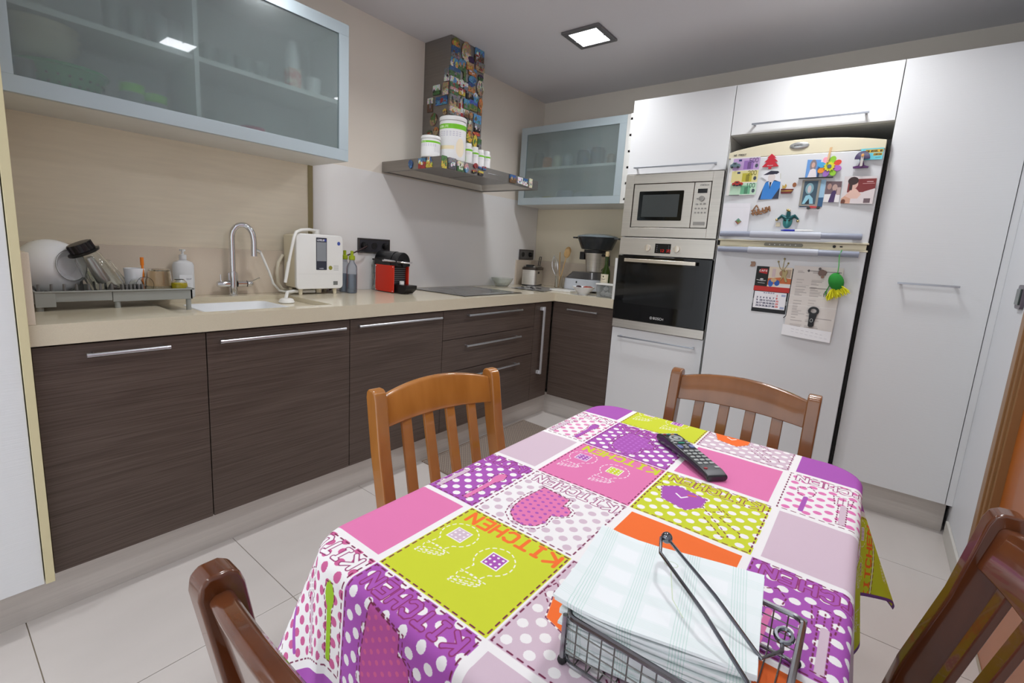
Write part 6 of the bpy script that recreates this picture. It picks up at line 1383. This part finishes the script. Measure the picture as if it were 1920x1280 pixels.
# napkins: a leafed stack
im = Img(512, 512, 0, 0, 1, 1, (240, 246, 246))
for c0 in (.10, .36, .62, .88):
    for q in range(6):
        a = c0 + (q - 2.5) * .014; im.line([(a, 0), (a, 1)], .0022, (186, 218, 208)); im.line([(0, a), (1, a)], .0018, (212, 232, 226))
for c0 in (.23, .49, .75):
    for d0 in (.23, .49, .75): im.rect(c0 - .07, d0 - .07, c0 + .07, d0 + .07, (246, 249, 250))
im.line([(.62 + .0, .3), (.55, .45), (.5, .8)], .006, (214, 226, 200)); im.line([(.5 + .04 * cos(a / 3), .82 + .03 * sin(a / 3)) for a in range(20)], .006, (210, 222, 200))
NP = mat('napkin_print', rough=.85, img=im.image('napkin_print'))
NPG = mat('napkin_edge', (214, 226, 220), .9)
rr = random.Random(12)
ncx, ncy = 2.300, -3.018; ux, uy = Vector((.981, .193, 0)), Vector((-.13, .991, 0))
LABN = ['topmost checked paper napkin, its corners lifting', 'checked paper napkin just under the topmost one']
K = 14
for k in range(K):
    z = bz0 + .003 + k * (TT + .073 - bz0) / K; hx, hy = .1 + rr.uniform(-.002, .002), .083 + rr.uniform(-.002, .002)
    f = k / (K - 1); grow = .93 + .10 * f ** 2; lift = .010 * f ** 3; dx, dy = rr.uniform(-.002, .002), rr.uniform(-.002, .002)
    b = B()
    def fn(u, v, top):
        a, c = (u - .5) * 2, (v - .5) * 2
        p = Vector((ncx + dx, ncy + dy, z)) + ux * a * hx * grow + uy * c * hy * grow
        sag = lift * (a * a * .8 + c * c * .5) - lift * .3 + (.003 * sin(a * 3 + k) if f > .8 else 0)
        return (p.x, p.y, p.z + sag + (.0034 if top else 0))
    m_ = 8
    vs = [fn(i / m_, j / m_, 0) for j in range(m_ + 1) for i in range(m_ + 1)] + [fn(i / m_, j / m_, 1) for j in range(m_ + 1) for i in range(m_ + 1)]
    N2 = (m_ + 1) ** 2; ix = lambda i, j, s: s * N2 + j * (m_ + 1) + i; fs = []
    for j in range(m_):
        for i in range(m_): fs += [(ix(i, j, 1), ix(i + 1, j, 1), ix(i + 1, j + 1, 1), ix(i, j + 1, 1)), (ix(i, j, 0), ix(i, j + 1, 0), ix(i + 1, j + 1, 0), ix(i + 1, j, 0))]
    for i in range(m_): fs += [(ix(i, 0, 0), ix(i + 1, 0, 0), ix(i + 1, 0, 1), ix(i, 0, 1)), (ix(i, m_, 0), ix(i, m_, 1), ix(i + 1, m_, 1), ix(i + 1, m_, 0)), (ix(0, i, 0), ix(0, i, 1), ix(0, i + 1, 1), ix(0, i + 1, 0)), (ix(m_, i, 0), ix(m_, i + 1, 0), ix(m_, i + 1, 1), ix(m_, i, 1))]
    b._a(vs, fs)
    def uvf(co):
        d = Vector((co.x - ncx, co.y - ncy, 0)); return (min(1, max(0, d.dot(ux) / .21 + .5)), min(1, max(0, d.dot(uy) / .175 + .5)))
    o = b.build('paper_napkin', NP, uvf=uvf)
    tag(o, LABN[K - 1 - k] if K - 1 - k < 2 else 'folded checked paper napkin in the stack inside the wire basket', 'napkin', 'napkins in the wire basket')

# ---------------------------------------------------------------- chairs
def chair(label, loc, rz, m):
    t = thing('dining_chair', label, 'chair', loc, 'wooden slat-back dining chairs', local=True, rz=rz)
    for s in (-1, 1):
        x = s * .2
        # rear post: side profile in y,z (back leans to -y)
        pr = [(.045, 0), (.078, 0), (.108, .36), (.108, .45), (.092, .54), (.052, .70), (.028, .84), (.022, .857), (.010, .864), (-.010, .864), (-.019, .856), (-.021, .84), (.004, .70), (.044, .54), (.060, .45), (.060, .36)]
        B().prism(pr, x - .0175, x + .0175, 'x').build('rear_leg', m, t, bevel=.005, seg=3)
        B().prism([(x - .018, .40), (x + .018, .40), (x + .018, .436), (x - .018, .436)], .0005, .42).build('front_leg', m, t, bevel=.004)
        B().box(x - .011, .09, .16, x + .011, .40, .19).build('side_stretcher', m, t, bevel=.003)
        B().box(x - .011, .108, .36, x + .011, .405, .42).build('side_rail', m, t, bevel=.003)
    B().box(-.185, .41, .36, .185, .432, .42).build('front_rail', m, t, bevel=.003)
    B().box(-.185, .075, .36, .185, .095, .42).build('back_rail', m, t, bevel=.003)
    # arched top rail, bowed backwards in plan
    n = 14; b = B(); ln = .014
    for i in range(n + 1):
        u = i / n * 2 - 1; x = u * .184; bow = -.018 * (1 - u * u); zt = .842 + .026 * (1 - u * u); zb = .768 + .008 * (1 - u * u) - .004
        b.v += [(x, bow + .016 + ln, zb), (x, bow - .008 + ln, zb), (x, bow - .012, zt - .006), (x, bow - .006, zt), (x, bow + .008, zt), (x, bow + .014, zt - .006)]
    for i in range(n): b.f += [(i * 6 + k, i * 6 + (k + 1) % 6, (i + 1) * 6 + (k + 1) % 6, (i + 1) * 6 + k) for k in range(6)]
    b.f += [tuple(range(6)), tuple(n * 6 + k for k in range(6))]
    b.build('top_rail', m, t, bevel=.003)
    for x in (-.115, -.0385, .0385, .115):
        u = x / .184; bow = -.018 * (1 - u * u); b = B(); w = .0155
        P = [(.080, .47), (.080 + (bow - .062) * .5, .6225), (.018 + bow, .775)]
        for (y, z) in P: b.v += [(x - w, y - .006, z), (x + w, y - .006, z), (x + w, y + .006, z), (x - w, y + .006, z)]
        for i in range(len(P) - 1): b.f += [(i * 4 + k, i * 4 + (k + 1) % 4, (i + 1) * 4 + (k + 1) % 4, (i + 1) * 4 + k) for k in range(4)]
        b.f += [(0, 1, 2, 3), tuple(len(P) * 4 - 4 + k for k in range(4))]
        b.build('slat', m, t, bevel=.0025)
    B().box(-.184, .070, .455, .184, .090, .485).build('lower_back_rail', m, t, bevel=.003)
    sp_ = rrect(0, .265, .181, .150, .02); sp_ = [(-.203, .12), (-.18, .108), (.18, .108), (.203, .12), (.203, .41), (.175, .44), (-.175, .44), (-.203, .41)][::-1]; sp_ = sp_[::-1]
    B().prism(sp_, .421, .447).build('seat', m, t, bevel=.006, seg=3)
    return t
# back centre, facing direction (rz rotates local +y)
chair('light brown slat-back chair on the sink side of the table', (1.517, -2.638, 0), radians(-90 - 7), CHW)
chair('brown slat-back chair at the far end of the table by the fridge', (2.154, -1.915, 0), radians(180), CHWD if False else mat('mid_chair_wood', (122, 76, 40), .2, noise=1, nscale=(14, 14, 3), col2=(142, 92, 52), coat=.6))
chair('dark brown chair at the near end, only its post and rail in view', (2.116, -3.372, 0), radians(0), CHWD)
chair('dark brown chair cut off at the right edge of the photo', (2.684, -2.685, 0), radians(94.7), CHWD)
